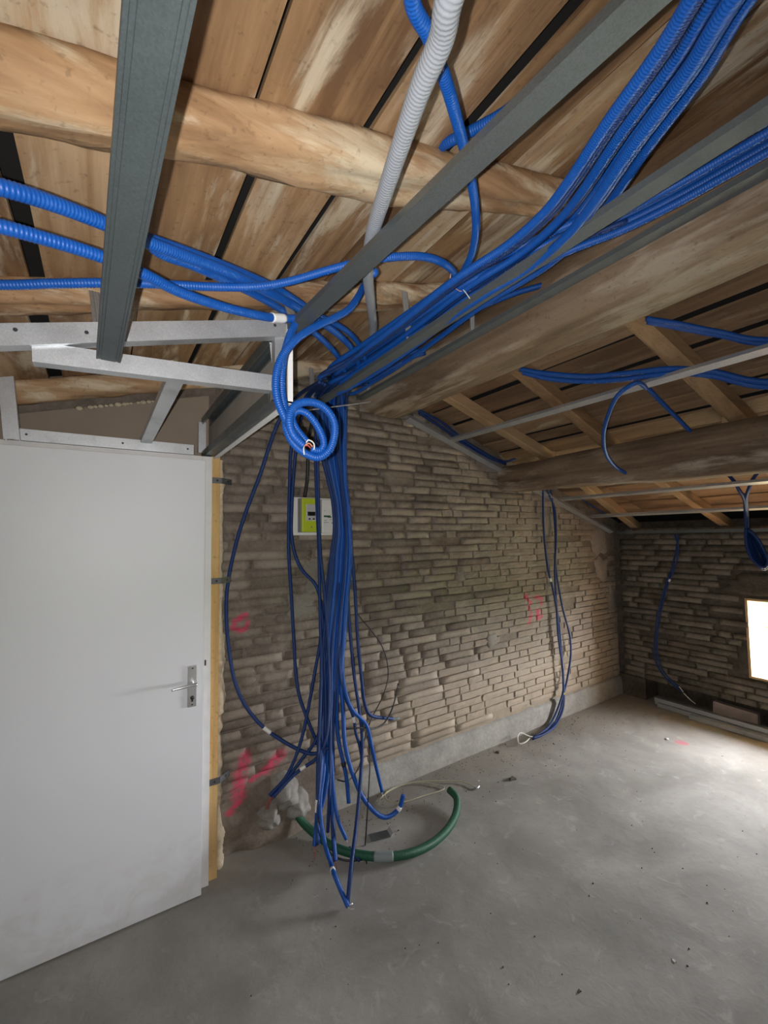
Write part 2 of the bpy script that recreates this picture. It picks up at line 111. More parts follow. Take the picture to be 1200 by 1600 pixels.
 'h1': [[3.2639,2.4615,2.1645],[3.289,2.472,2.0406],[3.2844,2.4705,1.6628],[3.3202,2.4699,1.3554],[3.3894,2.47,1.1354],[3.4326,2.4695,0.9439],[3.4672,2.4688,0.6051],[3.4763,2.4676,0.3222],[3.4698,2.466,0.2511],[3.3864,2.4642,0.1249],[3.2886,2.462,0.0279],[3.0376,2.3759,0.03],[2.9627,2.3934,0.012]],
 'h2': [[3.31,2.4625,2.1676],[3.3541,2.4735,2.0437],[3.4482,2.4741,1.9013],[3.4607,2.473,1.6616],[3.4179,2.4706,1.2989],[3.4209,2.4692,1.0645],[3.4352,2.4681,0.7059],[3.4755,2.4676,0.4629],[3.4796,2.4662,0.2546],[3.4391,2.4503,0.1176],[3.318,2.4327,0.0202],[3.0353,2.3495,0.03],[2.9176,2.3703,0.012]],
 'h3': [[3.3708,2.4738,2.1729],[3.432,2.4852,2.0014],[3.4604,2.483,1.7378],[3.4513,2.4799,1.331],[3.5224,2.4786,0.9793],[3.6107,2.4777,0.7262],[3.6154,2.475,0.5582],[3.5376,2.4704,0.3381],[3.4891,2.4665,0.2527],[3.4084,2.4547,0.112],[3.2958,2.4422,0.0168],[3.0265,2.3554,0.025],[2.9077,2.3556,0.03]],
 'hloop': [[2.939,2.3744,0.02],[2.9056,2.3975,0.03],[2.847,2.4244,0.06],[2.7815,2.4018,0.05],[2.7644,2.3763,0.015],[2.8098,2.3576,0.02],[2.8957,2.3772,0.025]],
 'f1': [[4.46,1.8963,1.6346],[4.5,1.9289,1.5331],[4.4943,1.9861,1.3042],[4.4886,2.0407,1.1503],[4.4829,2.1191,0.8694],[4.4771,2.1567,0.6208],[4.4714,2.1566,0.4399],[4.4657,2.1025,0.3218],[4.46,2.0046,0.2428],[4.46,1.9224,0.1911]],
 'f2': [[4.46,1.9285,1.635],[4.5,1.9192,1.5094],[4.4943,1.9519,1.3359],[4.4886,2.0175,1.1704],[4.4829,2.0961,0.8727],[4.4771,2.1334,0.6252],[4.4714,2.1276,0.4464],[4.4657,2.0849,0.3381],[4.46,2.0243,0.2841],[4.46,1.9568,0.2386]],
 'k1': [[3.52,1.1759,2.0341],[3.52,1.1464,1.9874],[3.54,1.1281,1.9265],[3.62,1.1286,1.8697],[3.72,1.157,1.7867],[3.74,1.1658,1.6631]],
 'k2': [[3.52,1.0195,2.0307],[3.52,1.048,1.9844],[3.54,1.0768,1.9299],[3.62,1.1182,1.8688],[3.74,1.1561,1.7871],[3.76,1.1649,1.663]],
 'kcoil': [[3.7,1.1521,1.6734],[3.69,1.1548,1.5843],[3.688,1.13,1.4718],[3.7,1.0756,1.4076],[3.72,1.0543,1.4434],[3.73,1.0799,1.5407],[3.72,1.1141,1.6229],[3.712,1.1565,1.662],[3.702,1.1559,1.5841],[3.7,1.1291,1.4714],[3.712,1.0783,1.4117],[3.732,1.0593,1.4427],[3.742,1.0862,1.5403],[3.732,1.1199,1.6229],[3.724,1.1537,1.671],[3.714,1.1559,1.5838],[3.712,1.125,1.4711],[3.724,1.0742,1.3949],[3.744,1.0647,1.4419],[3.754,1.0979,1.5398],[3.744,1.1273,1.6228],[3.736,1.1592,1.6628],[3.726,1.157,1.5836],[3.724,1.1252,1.4706],[3.736,1.0865,1.3915],[3.756,1.0699,1.4412],[3.766,1.1013,1.5394],[3.756,1.1355,1.6228],[3.748,1.1604,1.6611],[3.738,1.1522,1.5834],[3.736,1.1217,1.4703],[3.748,1.0836,1.4045],[3.768,1.0768,1.4404],[3.778,1.1087,1.539],[3.768,1.1426,1.6227],[3.76,1.1709,1.6548],[3.75,1.1583,1.5832],[3.748,1.1264,1.4697],[3.76,1.0853,1.4072],[3.78,1.0824,1.4396],[3.79,1.1151,1.5386],[3.78,1.1474,1.6226],[3.772,1.1664,1.6712],[3.762,1.1558,1.583],[3.76,1.1244,1.4693],[3.772,1.0887,1.4066],[3.792,1.0887,1.4388],[3.802,1.1198,1.5383],[3.792,1.1537,1.6226],[3.784,1.1758,1.6523],[3.774,1.1582,1.5828],[3.772,1.1244,1.4688],[3.784,1.0983,1.3928],[3.804,1.0921,1.4382],[3.814,1.1301,1.5378],[3.804,1.1598,1.6225],[3.796,1.1831,1.6644],[3.786,1.1587,1.5826],[3.784,1.1191,1.4685],[3.796,1.0929,1.3875],[3.816,1.0964,1.4375],[3.826,1.1317,1.5375],[3.816,1.1682,1.6225],[3.76,1.164,1.6808]],
 'copper': [[0.963,0.2572,2.6406],[0.9798,0.2725,2.6353],[0.9794,0.2848,2.6252],[1.0096,0.3018,2.637],[1.0544,0.3155,2.6529],[1.0913,0.3298,2.6666]],
 'wirepink': [[0.8802,0.9558,2.4574],[0.8456,0.9326,2.4178],[0.8922,0.9703,2.4241],[0.953,0.9951,2.4345],[0.9676,0.9725,2.4319]],
}

# ------------------------------------------------------------------ materials
class NT:
    def __init__(s, name):
        s.m = bpy.data.materials.new(name); s.m.use_nodes = True
        s.n = s.m.node_tree.nodes; s.l = s.m.node_tree.links
        s.b = s.n['Principled BSDF']
    def node(s, t, **kw):
        q = s.n.new(t)
        for k, v in kw.items():
            setattr(q, k, v)
        return q
    def link(s, a, b): s.l.new(a, b)
    def val(s, sock, v):
        if hasattr(v, 'is_linked') or isinstance(v, bpy.types.NodeSocket): s.l.new(v, sock)
        else: sock.default_value = v
    def math(s, op, a, b=None, clamp=False):
        q = s.node('ShaderNodeMath', operation=op, use_clamp=clamp); s.val(q.inputs[0], a)
        if b is not None: s.val(q.inputs[1], b)
        return q.outputs[0]
    def vmath(s, op, a, b=None, scale=None):
        q = s.node('ShaderNodeVectorMath', operation=op); s.val(q.inputs[0], a)
        if b is not None: s.val(q.inputs[1], b)
        if scale is not None: s.val(q.inputs['Scale'], scale)
        return q.outputs['Value' if op in ('LENGTH', 'DOT_PRODUCT', 'DISTANCE') else 'Vector']
    def noise(s, vec, scale, detail=4, rough=0.55, dist=0.0):
        q = s.node('ShaderNodeTexNoise'); s.val(q.inputs['Vector'], vec)
        q.inputs['Scale'].default_value = scale; q.inputs['Detail'].default_value = detail
        q.inputs['Roughness'].default_value = rough; q.inputs['Distortion'].default_value = dist
        return q.outputs['Fac']
    def ramp(s, fac, stops, interp='LINEAR'):
        q = s.node('ShaderNodeValToRGB'); s.val(q.inputs[0], fac); cr = q.color_ramp; cr.interpolation = interp
        while len(cr.elements) < len(stops): cr.elements.new(0.5)
        for e, (p, c) in zip(cr.elements, stops):
            e.position = p; e.color = (c, c, c, 1) if isinstance(c, (int, float)) else (*c, 1)
        return q.outputs[0]
    def smooth(s, x, a, b, inv=False):
        q = s.node('ShaderNodeMapRange', interpolation_type='SMOOTHSTEP'); s.val(q.inputs[0], x)
        q.inputs[1].default_value = a; q.inputs[2].default_value = b
        q.inputs[3].default_value = 1.0 if inv else 0.0; q.inputs[4].default_value = 0.0 if inv else 1.0
        return q.outputs[0]
    def mix(s, fac, a, b, mode='MIX'):
        q = s.node('ShaderNodeMix', data_type='RGBA', blend_type=mode); s.val(q.inputs[0], fac)
        for k, v in ((6, a), (7, b)):
            if isinstance(v, (tuple, list)): q.inputs[k].default_value = (*v[:3], 1)
            else: s.l.new(v, q.inputs[k])
        return q.outputs[2]
    def bump(s, h, strength=0.3, dist=0.01, prev=None):
        q = s.node('ShaderNodeBump'); s.val(q.inputs['Height'], h)
        q.inputs['Strength'].default_value = strength; q.inputs['Distance'].default_value = dist
        if prev is not None: s.l.new(prev, q.inputs['Normal'])
        s.l.new(q.outputs[0], s.b.inputs['Normal']); return q.outputs[0]
    def pos(s): return s.node('ShaderNodeNewGeometry').outputs['Position']
    def rnd(s): return s.node('ShaderNodeObjectInfo').outputs['Random']
    def color(s, c): s.val(s.b.inputs['Base Color'], (*c, 1) if isinstance(c, tuple) else c)
    def rough(s, r): s.val(s.b.inputs['Roughness'], r)
    def seg(s, p2, a, b, r, wob):
        """mask of a brush stroke from a to b (x, z on the wall), softened by a noise"""
        A = (a[0], 0, a[1]); BA = (b[0]-a[0], 0, b[1]-a[1]); L2 = max(1e-6, BA[0]**2 + BA[2]**2)
        pa = s.vmath('SUBTRACT', p2, A)
        h = s.math('DIVIDE', s.vmath('DOT_PRODUCT', pa, BA), L2, clamp=True)
        d = s.vmath('LENGTH', s.vmath('SUBTRACT', pa, s.vmath('SCALE', BA, scale=h)))
        return s.smooth(s.math('ADD', d, wob), r*0.15, r*1.45, inv=True)

def simple(name, c, rough=0.6, metal=0.0, var=0.12, scale=14, bump=0.0):
    t = NT(name); n = t.noise(t.pos(), scale, 5)
    t.color(t.ramp(n, [(0.3, tuple(max(0, x*(1-var)) for x in c)), (0.7, tuple(x*(1+var) for x in c))]))
    t.rough(rough); t.b.inputs['Metallic'].default_value = metal
    if bump: t.bump(t.noise(t.pos(), scale*6, 4), bump, 0.004)
    return t.m

def wood(name, axis, dark, mid, light, pale=None, pale_at=0.62, rough=0.75, gs=1.0, streak=0.35):
    t = NT(name)
    rv = t.math('MULTIPLY', t.rnd(), 37.0)
    off = t.node('ShaderNodeCombineXYZ'); [t.val(off.inputs[i], rv) for i in range(3)]
    p = t.vmath('ADD', t.pos(), off.outputs[0])
    sc = [26*gs, 26*gs, 26*gs]; sc['XYZ'.index(axis)] = 1.3*gs
    sc2 = [5*gs, 5*gs, 5*gs]; sc2['XYZ'.index(axis)] = 1.1*gs
    g = t.noise(t.vmath('MULTIPLY', p, tuple(sc)), 1.0, 6, 0.6, 0.6)
    b = t.noise(t.vmath('MULTIPLY', p, tuple(sc2)), 1.0, 5, 0.6, 0.4)
    tone = t.math('ADD', t.math('MULTIPLY', g, streak), t.math('MULTIPLY', b, 1-streak))
    tone = t.math('ADD', tone, t.math('MULTIPLY', t.math('SUBTRACT', t.rnd(), 0.5), 0.2))
    c = t.ramp(tone, [(0.36, dark), (0.5, mid), (0.63, light)])
    if pale is not None:
        sc3 = [11.0, 11.0, 11.0]; sc3['XYZ'.index(axis)] = 1.9
        w = t.noise(t.vmath('MULTIPLY', p, tuple(sc3)), 1.0, 8, 0.66, 0.35)
        area = t.noise(p, 1.9, 3, 0.5)
        w = t.math('ADD', t.math('MULTIPLY', w, 0.62), t.math('MULTIPLY', area, 0.38))
        c = t.mix(t.smooth(w, pale_at-0.07, pale_at+0.05), c, pale)
    spk = t.noise(p, 60, 3)
    c = t.mix(t.math('MULTIPLY', t.smooth(spk, 0.58, 0.72), 0.35), c, tuple(x*0.45 for x in dark))
    t.color(c); t.rough(rough)
    n1 = t.bump(g, 0.4, 0.008); t.bump(b, 0.4, 0.02, n1)
    return t.m

PINK = (0.70, 0.06, 0.14)
STROKES = [((0.615, 1.205), (0.665, 1.222), 0.020), ((0.612, 1.20), (0.600, 1.165), 0.016), ((0.600, 1.165), (0.640, 1.142), 0.016),
           ((0.640, 1.142), (0.676, 1.158), 0.014), ((0.676, 1.158), (0.680, 1.19), 0.011),
           ((0.668, 0.46), (0.640, 0.375), 0.036), ((0.640, 0.375), (0.634, 0.27), 0.042), ((0.634, 0.24), (0.575, 0.20), 0.018),
           ((0.87, 0.42), (0.78, 0.36), 0.034), ((0.78, 0.36), (0.705, 0.33), 0.018),
           ((3.075, 1.115), (3.10, 1.10), 0.026), ((3.10, 1.10), (3.14, 1.05), 0.016), ((3.20, 1.10), (3.29, 1.085), 0.018),
           ((3.29, 1.085), (3.275, 1.03), 0.016), ((3.10, 1.03), (3.13, 0.98), 0.016), ((3.13, 0.95), (3.11, 0.89), 0.020),
           ((3.235, 0.98), (3.225, 0.915), 0.024), ((3.225, 0.93), (3.27, 0.925), 0.020), ((3.275, 0.97), (3.28, 0.92), 0.013)]
def masonry(name, c0, c1, c2, paint=True, rnd_amt=0.35, daylit=True):
    t = NT(name); p = t.pos()
    n = t.noise(p, 7, 6, 0.6); n2 = t.noise(p, 45, 5, 0.65)
    f = t.math('ADD', t.math('MULTIPLY', n, 0.6), t.math('MULTIPLY', n2, 0.4))
    f = t.math('ADD', f, t.math('MULTIPLY', t.math('SUBTRACT', t.rnd(), 0.5), rnd_amt))
    c = t.ramp(f, [(0.33, c0), (0.5, c1), (0.68, c2)])
    if daylit:   # daylight on the lower right wall, painted in as warmer, paler brick
        sp = t.node('ShaderNodeSeparateXYZ'); t.link(p, sp.inputs[0])
        lowm = t.math('ADD', sp.outputs[2], t.math('MULTIPLY', n, 0.9))
        m1 = t.smooth(lowm, 0.75, 1.35, inv=True); m2 = t.smooth(sp.outputs[0], 1.15, 1.75)
        c = t.mix(t.math('MULTIPLY', t.math('MULTIPLY', m1, m2), 0.75), c, t.mix(0.5, c, (0.56, 0.47, 0.34)))
    pits = t.noise(p, 120, 3)
    c = t.mix(t.math('MULTIPLY', t.smooth(pits, 0.6, 0.75), 0.3), c, tuple(x*0.4 for x in c0))
    if paint:
        p2 = t.vmath('MULTIPLY', p, (1, 0, 1))
        wob = t.math('MULTIPLY', t.math('SUBTRACT', t.noise(p, 55, 3), 0.5), 0.045)
        acc = None
        for a, b, r in STROKES:
            k = t.seg(p2, a, b, r, wob); acc = k if acc is None else t.math('MAXIMUM', acc, k)
        c = t.mix(t.math('MULTIPLY', t.math('MULTIPLY', acc, t.smooth(n2, 0.30, 0.55)), 0.85), c, PINK)
    t.color(c); t.rough(0.95); t.b.inputs['Specular IOR Level'].default_value = 0.15
    b1 = t.bump(n2, 0.5, 0.006); t.bump(t.noise(p, 18, 5, 0.6), 0.35, 0.012, b1)
    return t.m

def concrete():
    t = NT('concrete_screed'); p = t.pos()
    n = t.noise(p, 2.2, 6, 0.6, 0.4); n2 = t.noise(p, 26, 5, 0.6); n3 = t.noise(p, 9, 6, 0.65, 0.8)
    c = t.ramp(n, [(0.3, (0.235, 0.228, 0.208)), (0.5, (0.315, 0.305, 0.282)), (0.7, (0.40, 0.39, 0.362))])
    c = t.mix(t.math('MULTIPLY', t.smooth(n3, 0.56, 0.7), 0.4), c, (0.50, 0.49, 0.47))
    c = t.mix(t.math('MULTIPLY', t.smooth(n2, 0.55, 0.75), 0.3), c, (0.20, 0.19, 0.165))
    sp = t.node('ShaderNodeSeparateXYZ'); t.link(p, sp.inputs[0])
    wobb = t.math('MULTIPLY', n3, 0.5)
    near = t.math('MULTIPLY', t.smooth(t.math('ADD', sp.outputs[1], wobb), 2.3, 2.75), 0.55)   # brown brick dust along the wall foot
    c = t.mix(near, c, (0.25, 0.215, 0.17))
    d = t.vmath('LENGTH', t.vmath('SUBTRACT', p, (3.854, 1.693, 0)))
    c = t.mix(t.math('MULTIPLY', t.smooth(t.math('ADD', d, t.math('MULTIPLY', n2, 0.05)), 0.05, 0.085, inv=True), 0.45), c, PINK)
    t.color(c); t.rough(0.9); t.b.inputs['Specular IOR Level'].default_value = 0.25
    b1 = t.bump(n2, 0.25, 0.004); t.bump(n3, 0.25, 0.006, b1)
    return t.m

def conduit_mat(name, c, rough=0.45, rib=0.55, pitch=0.0045):
    """plastic sheath; the ring corrugation runs along the tube's own length (u in metres)"""
    t = NT(name); uv = t.node('ShaderNodeUVMap').outputs[0]
    sp = t.node('ShaderNodeSeparateXYZ'); t.link(uv, sp.inputs[0])
    w = t.math('SINE', t.math('MULTIPLY', sp.outputs[0], 2*math.pi/pitch))
    dust = t.noise(t.pos(), 30, 4)
    col = t.mix(t.math('MULTIPLY', t.smooth(dust, 0.5, 0.8), 0.25), c, tuple(min(1, x*1.2+0.04) for x in c))
    t.color(col); t.rough(rough)
    if rib: t.bump(w, rib, 0.0012)
    return t.m

def steel(name, c=(0.60, 0.62, 0.64), rough=0.38):
    t = NT(name); p = t.pos()
    v = t.node('ShaderNodeTexVoronoi'); t.link(p, v.inputs['Vector']); v.inputs['Scale'].default_value = 420
    k = t.ramp(v.outputs['Color'], [(0.0, tuple(x*0.86 for x in c)), (1.0, tuple(min(1, x*1.1) for x in c))])
    n = t.noise(p, 9, 5)
    k = t.mix(t.math('MULTIPLY', t.smooth(n, 0.52, 0.75), 0.35), k, tuple(x*0.55 for x in c))
    t.color(k); t.rough(t.ramp(n, [(0.3, rough), (0.7, rough+0.2)])); t.b.inputs['Metallic'].default_value = 0.75
    return t.m

M = {}
M['brick'] = masonry('dusty_brick', (0.165, 0.138, 0.112), (0.25, 0.211, 0.172), (0.335, 0.286, 0.235))
M['mortar'] = masonry('earth_mortar', (0.125, 0.102, 0.081), (0.19, 0.158, 0.127), (0.265, 0.224, 0.182), rnd_amt=0.0)
M['brick_far'] = masonry('rear_brick', (0.105, 0.086, 0.064), (0.17, 0.142, 0.108), (0.25, 0.212, 0.165), paint=False, daylit=False)
M['mortar_far'] = masonry('rear_mortar', (0.062, 0.05, 0.038), (0.105, 0.087, 0.067), (0.16, 0.135, 0.105), paint=False, rnd_amt=0.0, daylit=False)
M['patch'] = masonry('cement_patch', (0.26, 0.25, 0.23), (0.34, 0.33, 0.30), (0.43, 0.42, 0.385), paint=False, rnd_amt=0.1, daylit=False)
M['patch_wall'] = masonry('cement_smear', (0.19, 0.17, 0.145), (0.255, 0.23, 0.20), (0.32, 0.295, 0.26), paint=False, rnd_amt=0.15, daylit=False)
M['lump'] = masonry('cement_lump', (0.22, 0.205, 0.18), (0.29, 0.275, 0.25), (0.37, 0.355, 0.33), paint=False, rnd_amt=0.1, daylit=False)
M['concrete'] = concrete()
M['plaster'] = simple('rough_plaster', (0.46, 0.43, 0.38), 0.9, bump=0.2)
M['plank'] = wood('roof_board', 'Y', (0.16, 0.082, 0.036), (0.335, 0.195, 0.094), (0.53, 0.36, 0.21), (0.62, 0.52, 0.38), 0.545)
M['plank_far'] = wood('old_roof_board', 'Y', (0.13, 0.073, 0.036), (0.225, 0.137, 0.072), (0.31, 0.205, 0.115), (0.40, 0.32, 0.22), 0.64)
M['log'] = wood('peeled_log', 'X', (0.22, 0.115, 0.055), (0.42, 0.25, 0.125), (0.56, 0.38, 0.22), (0.68, 0.57, 0.40), 0.55, gs=1.0)
M['beam'] = wood('hewn_beam', 'Y', (0.10, 0.062, 0.036), (0.19, 0.128, 0.078), (0.29, 0.21, 0.14), (0.40, 0.33, 0.25), 0.57)
M['rafter'] = wood('sawn_rafter', 'X', (0.22, 0.125, 0.06), (0.33, 0.205, 0.10), (0.42, 0.28, 0.15), None)
M['batten'] = wood('fresh_batten', 'Z', (0.42, 0.24, 0.075), (0.56, 0.35, 0.13), (0.66, 0.45, 0.20), None)
M['winwood'] = wood('window_lining', 'Z', (0.52, 0.30, 0.12), (0.62, 0.38, 0.17), (0.70, 0.46, 0.23), None)
M['dark'] = simple('roof_void_black', (0.012, 0.011, 0.010), 0.95)  # near black, so the shade of the roof void is in the colour
M['blue'] = conduit_mat('blue_sheath', (0.004, 0.075, 0.34))
M['bluefine'] = conduit_mat('blue_sheath_fine', (0.0035, 0.080, 0.37), rib=0.0)
M['blueshade'] = conduit_mat('blue_sheath_shaded', (0.004, 0.032, 0.15), 0.5, rib=0.35)  # same blue sheath, darkened for conduits that get less light
M['gray'] = conduit_mat('grey_sheath', (0.29, 0.31, 0.34), 0.5, rib=0.0)
M['black'] = simple('black_rubber', (0.018, 0.018, 0.02), 0.5)
M['hose'] = conduit_mat('green_hose', (0.012, 0.10, 0.05), 0.55, rib=0.5, pitch=0.006)
M['coax'] = simple('pale_cable', (0.42, 0.40, 0.28), 0.5)
M['tape'] = simple('white_tape', (0.78, 0.78, 0.76), 0.5, var=0.04)
M['wire'] = simple('copper_wire', (0.62, 0.24, 0.12), 0.4)
M['redwire'] = simple('red_wire', (0.45, 0.06, 0.045), 0.5)
M['whitewire'] = simple('white_wire', (0.75, 0.74, 0.68), 0.5)
M['yellow'] = simple('yellow_green_wire', (0.55, 0.55, 0.10), 0.5)
M['tip'] = simple('grey_end_cap', (0.26, 0.31, 0.31), 0.6)
M['steel'] = steel('galvanised_steel')
M['darksteel'] = steel('dusty_steel', (0.19, 0.215, 0.22), 0.36)
M['dull'] = steel('dull_steel', (0.13, 0.145, 0.15), 0.62); M['dull'].node_tree.nodes['Principled BSDF'].inputs['Metallic'].default_value = 0.35
M['slate'] = steel('slate_steel', (0.125, 0.15, 0.155), 0.4)
M['bracket'] = steel('dark_bracket', (0.16, 0.16, 0.165), 0.5)
M['screw'] = simple('dark_screw', (0.03, 0.03, 0.032), 0.5)
def door_mat():
    t = NT('door_paint'); p = t.pos()
    sp = t.node('ShaderNodeSeparateXYZ'); t.link(p, sp.inputs[0])
    n = t.noise(p, 6, 6, 0.65, 0.8); n2 = t.noise(t.vmath('MULTIPLY', p, (1, 1, 3)), 5, 6, 0.6)
    low_tone = t.math('MULTIPLY', t.smooth(t.math('ADD', sp.outputs[2], t.math('MULTIPLY', t.math('SUBTRACT', n2, 0.5), 0.5)), 0.10, 0.34, inv=True), t.smooth(n, 0.35, 0.65))  # mottled brown tone towards the bottom of the leaf
    c = t.mix(t.math('MULTIPLY', low_tone, 0.30), (0.77, 0.79, 0.82), (0.46, 0.42, 0.34))
    t.color(c); t.rough(0.5); t.bump(t.noise(p, 300, 2), 0.05, 0.001)
    return t.m
M['door'] = door_mat()
M['frame'] = simple('frame_primer', (0.72, 0.71, 0.70), 0.55, var=0.05)
M['chrome'] = steel('satin_chrome', (0.72, 0.72, 0.72), 0.22)
M['foam'] = simple('expanding_foam_skin', (0.60, 0.51, 0.36), 0.85, var=0.18, scale=40, bump=0.4)
M['board'] = simple('plasterboard_back', (0.30, 0.245, 0.19), 0.9, var=0.06, scale=5)
M['board_grey'] = simple('plasterboard_paper', (0.32, 0.29, 0.25), 0.9, var=0.08, scale=7)
M['board_edge'] = simple('plaster_edge', (0.85, 0.85, 0.84), 0.8, var=0.03)
M['white'] = simple('white_plastic', (0.74, 0.73, 0.70), 0.4, var=0.03)
M['lime'] = simple('lime_plastic', (0.46, 0.56, 0.02), 0.45, var=0.04)
M['greyplastic'] = simple('grey_plastic', (0.22, 0.22, 0.21), 0.5, var=0.05)
M['bezel'] = simple('light_grey_plastic', (0.46, 0.46, 0.46), 0.4, var=0.03)
M['lcd'] = simple('dark_display', (0.015, 0.017, 0.015), 0.25)
M['greenprint'] = simple('green_print', (0.012, 0.09, 0.035), 0.5)
M['paleprint'] = simple('grey_print', (0.35, 0.38, 0.37), 0.5)
M['block'] = simple('terracotta_offcut', (0.62, 0.48, 0.40), 0.9, bump=0.4)
M['debris'] = simple('dark_crumbs', (0.10, 0.085, 0.065), 0.9)
M['chip'] = simple('white_chip', (0.75, 0.74, 0.70), 0.7)
M['lawn'] = simple('lawn', (0.27, 0.30, 0.19), 0.9, var=0.4, scale=0.6)
M['leaf'] = simple('hedge_leaf', (0.08, 0.2, 0.03), 0.8, var=0.4, scale=6)

# ------------------------------------------------------------------ mesh helpers
def link(name, me, mat=None, parent=None):
    o = bpy.data.objects.new(name, me); COL.objects.link(o)
    if mat is not None and me is not None and not me.materials: me.materials.append(mat)
    if parent is not None: o.parent = parent
    return o
def tag(o, label=None, cat=None, group=None, kind=None):
    if label: o['label'] = label
    if cat: o['category'] = cat
    if group: o['group'] = group
    if kind: o['kind'] = kind
    return o
def thing(name, label, cat, loc=(0, 0, 0), group=None, kind=None):
    o = bpy.data.objects.new(name, None); COL.objects.link(o); o.location = loc; o.empty_display_size = 0.05
    return tag(o, label, cat, group, kind)

class MB:
    def __init__(s): s.v = []; s.f = []; s.uv = None
    def add(s, vs, fs):
        k = len(s.v); s.v += [tuple(q) for q in vs]; s.f += [tuple(i+k for i in f) for f in fs]; return s
    def box(s, x0, x1, y0, y1, z0, z1):
        vs = [(x, y, z) for z in (z0, z1) for y in (y0, y1) for x in (x0, x1)]
        return s.add(vs, [(0, 2, 3, 1), (4, 5, 7, 6), (0, 1, 5, 4), (2, 6, 7, 3), (0, 4, 6, 2), (1, 3, 7, 5)])
    def prism(s, prof, a, b, u, w):
        """closed 2-D profile (counted along u and w) swept from a to b"""
        a, b, u, w = Vector(a), Vector(b), Vector(u), Vector(w); n = len(prof)
        vs = [a + u*p[0] + w*p[1] for p in prof] + [b + u*p[0] + w*p[1] for p in prof]
        fs = [(i, (i+1) % n, n+(i+1) % n, n+i) for i in range(n)] + [tuple(range(n))[::-1], tuple(range(n, 2*n))]
        return s.add(vs, fs)
    def mesh(s, name, smooth=False, bevel=0.0, fix=True):
        me = bpy.data.meshes.new(name); me.from_pydata(s.v, [], s.f); me.update()
        if fix or bevel:
            b = bmesh.new(); b.from_mesh(me)
            if bevel:
                bmesh.ops.bevel(b, geom=b.edges[:], offset=bevel, segments=2, affect='EDGES', profile=0.5, clamp_overlap=True)
            bmesh.ops.recalc_face_normals(b, faces=b.faces[:]); b.to_mesh(me); b.free()
        if smooth:
            for q in me.polygons: q.use_smooth = True
        return me
    def build(s, name, mat, parent=None, **kw): return link(name, s.mesh(name, **kw), mat, parent)

def box(name, mat, x0, x1, y0, y1, z0, z1, parent=None, bevel=0.0):
    return MB().box(x0, x1, y0, y1, z0, z1).build(name, mat, parent, bevel=bevel)

def channel_profile(w, h, t=0.0012, lip=0.006, rib=0.0):
    """U channel: web of width w in the first axis, flanges of height h in the second, small inward lips"""
    a = w/2
    out = [(-a, 0), (a, 0), (a, h), (a-lip, h)]
    inn = [(a-lip, h-t), (a-t, h-t), (a-t, t), (-a+t, t), (-a+t, h-t), (-a+lip, h-t), (-a+lip, h), (-a, h)]
    return out + inn

def catmull(pts, step):
    P = [Vector(p) for p in pts]
    if len(P) == 2: P = [P[0], (P[0]+P[1])/2, P[1]]
    out = []
    for i in range(len(P)-1):
        p0 = P[i-1] if i else P[0]*2-P[1]; p1 = P[i]; p2 = P[i+1]; p3 = P[i+2] if i+2 < len(P) else P[-1]*2-P[-2]
        k = max(2, int((p2-p1).length/0.01))
        def al(q, r): return max(1e-4, (r-q).length**0.5)
        t0 = 0; t1 = t0+al(p0, p1); t2 = t1+al(p1, p2); t3 = t2+al(p2, p3)
        for j in range(k):
            t = t1 + (t2-t1)*j/k
            A1 = p0*((t1-t)/(t1-t0)) + p1*((t-t0)/(t1-t0)); A2 = p1*((t2-t)/(t2-t1)) + p2*((t-t1)/(t2-t1)); A3 = p2*((t3-t)/(t3-t2)) + p3*((t-t2)/(t3-t2))
            B1 = A1*((t2-t)/(t2-t0)) + A2*((t-t0)/(t2-t0)); B2 = A2*((t3-t)/(t3-t1)) + A3*((t-t1)/(t3-t1))
            out.append(B1*((t2-t)/(t2-t1)) + B2*((t-t1)/(t2-t1)))
    out.append(P[-1])
    # even spacing
    d = [0.0]
    for a, b in zip(out, out[1:]): d.append(d[-1]+(b-a).length)
    n = max(2, int(d[-1]/step)); res = []; j = 0
    for i in range(n+1):
        s = d[-1]*i/n
        while j < len(d)-2 and d[j+1] < s: j += 1
        f = (s-d[j])/max(1e-9, d[j+1]-d[j]); res.append(out[j].lerp(out[j+1], min(1, max(0, f))))
    return res, d[-1]

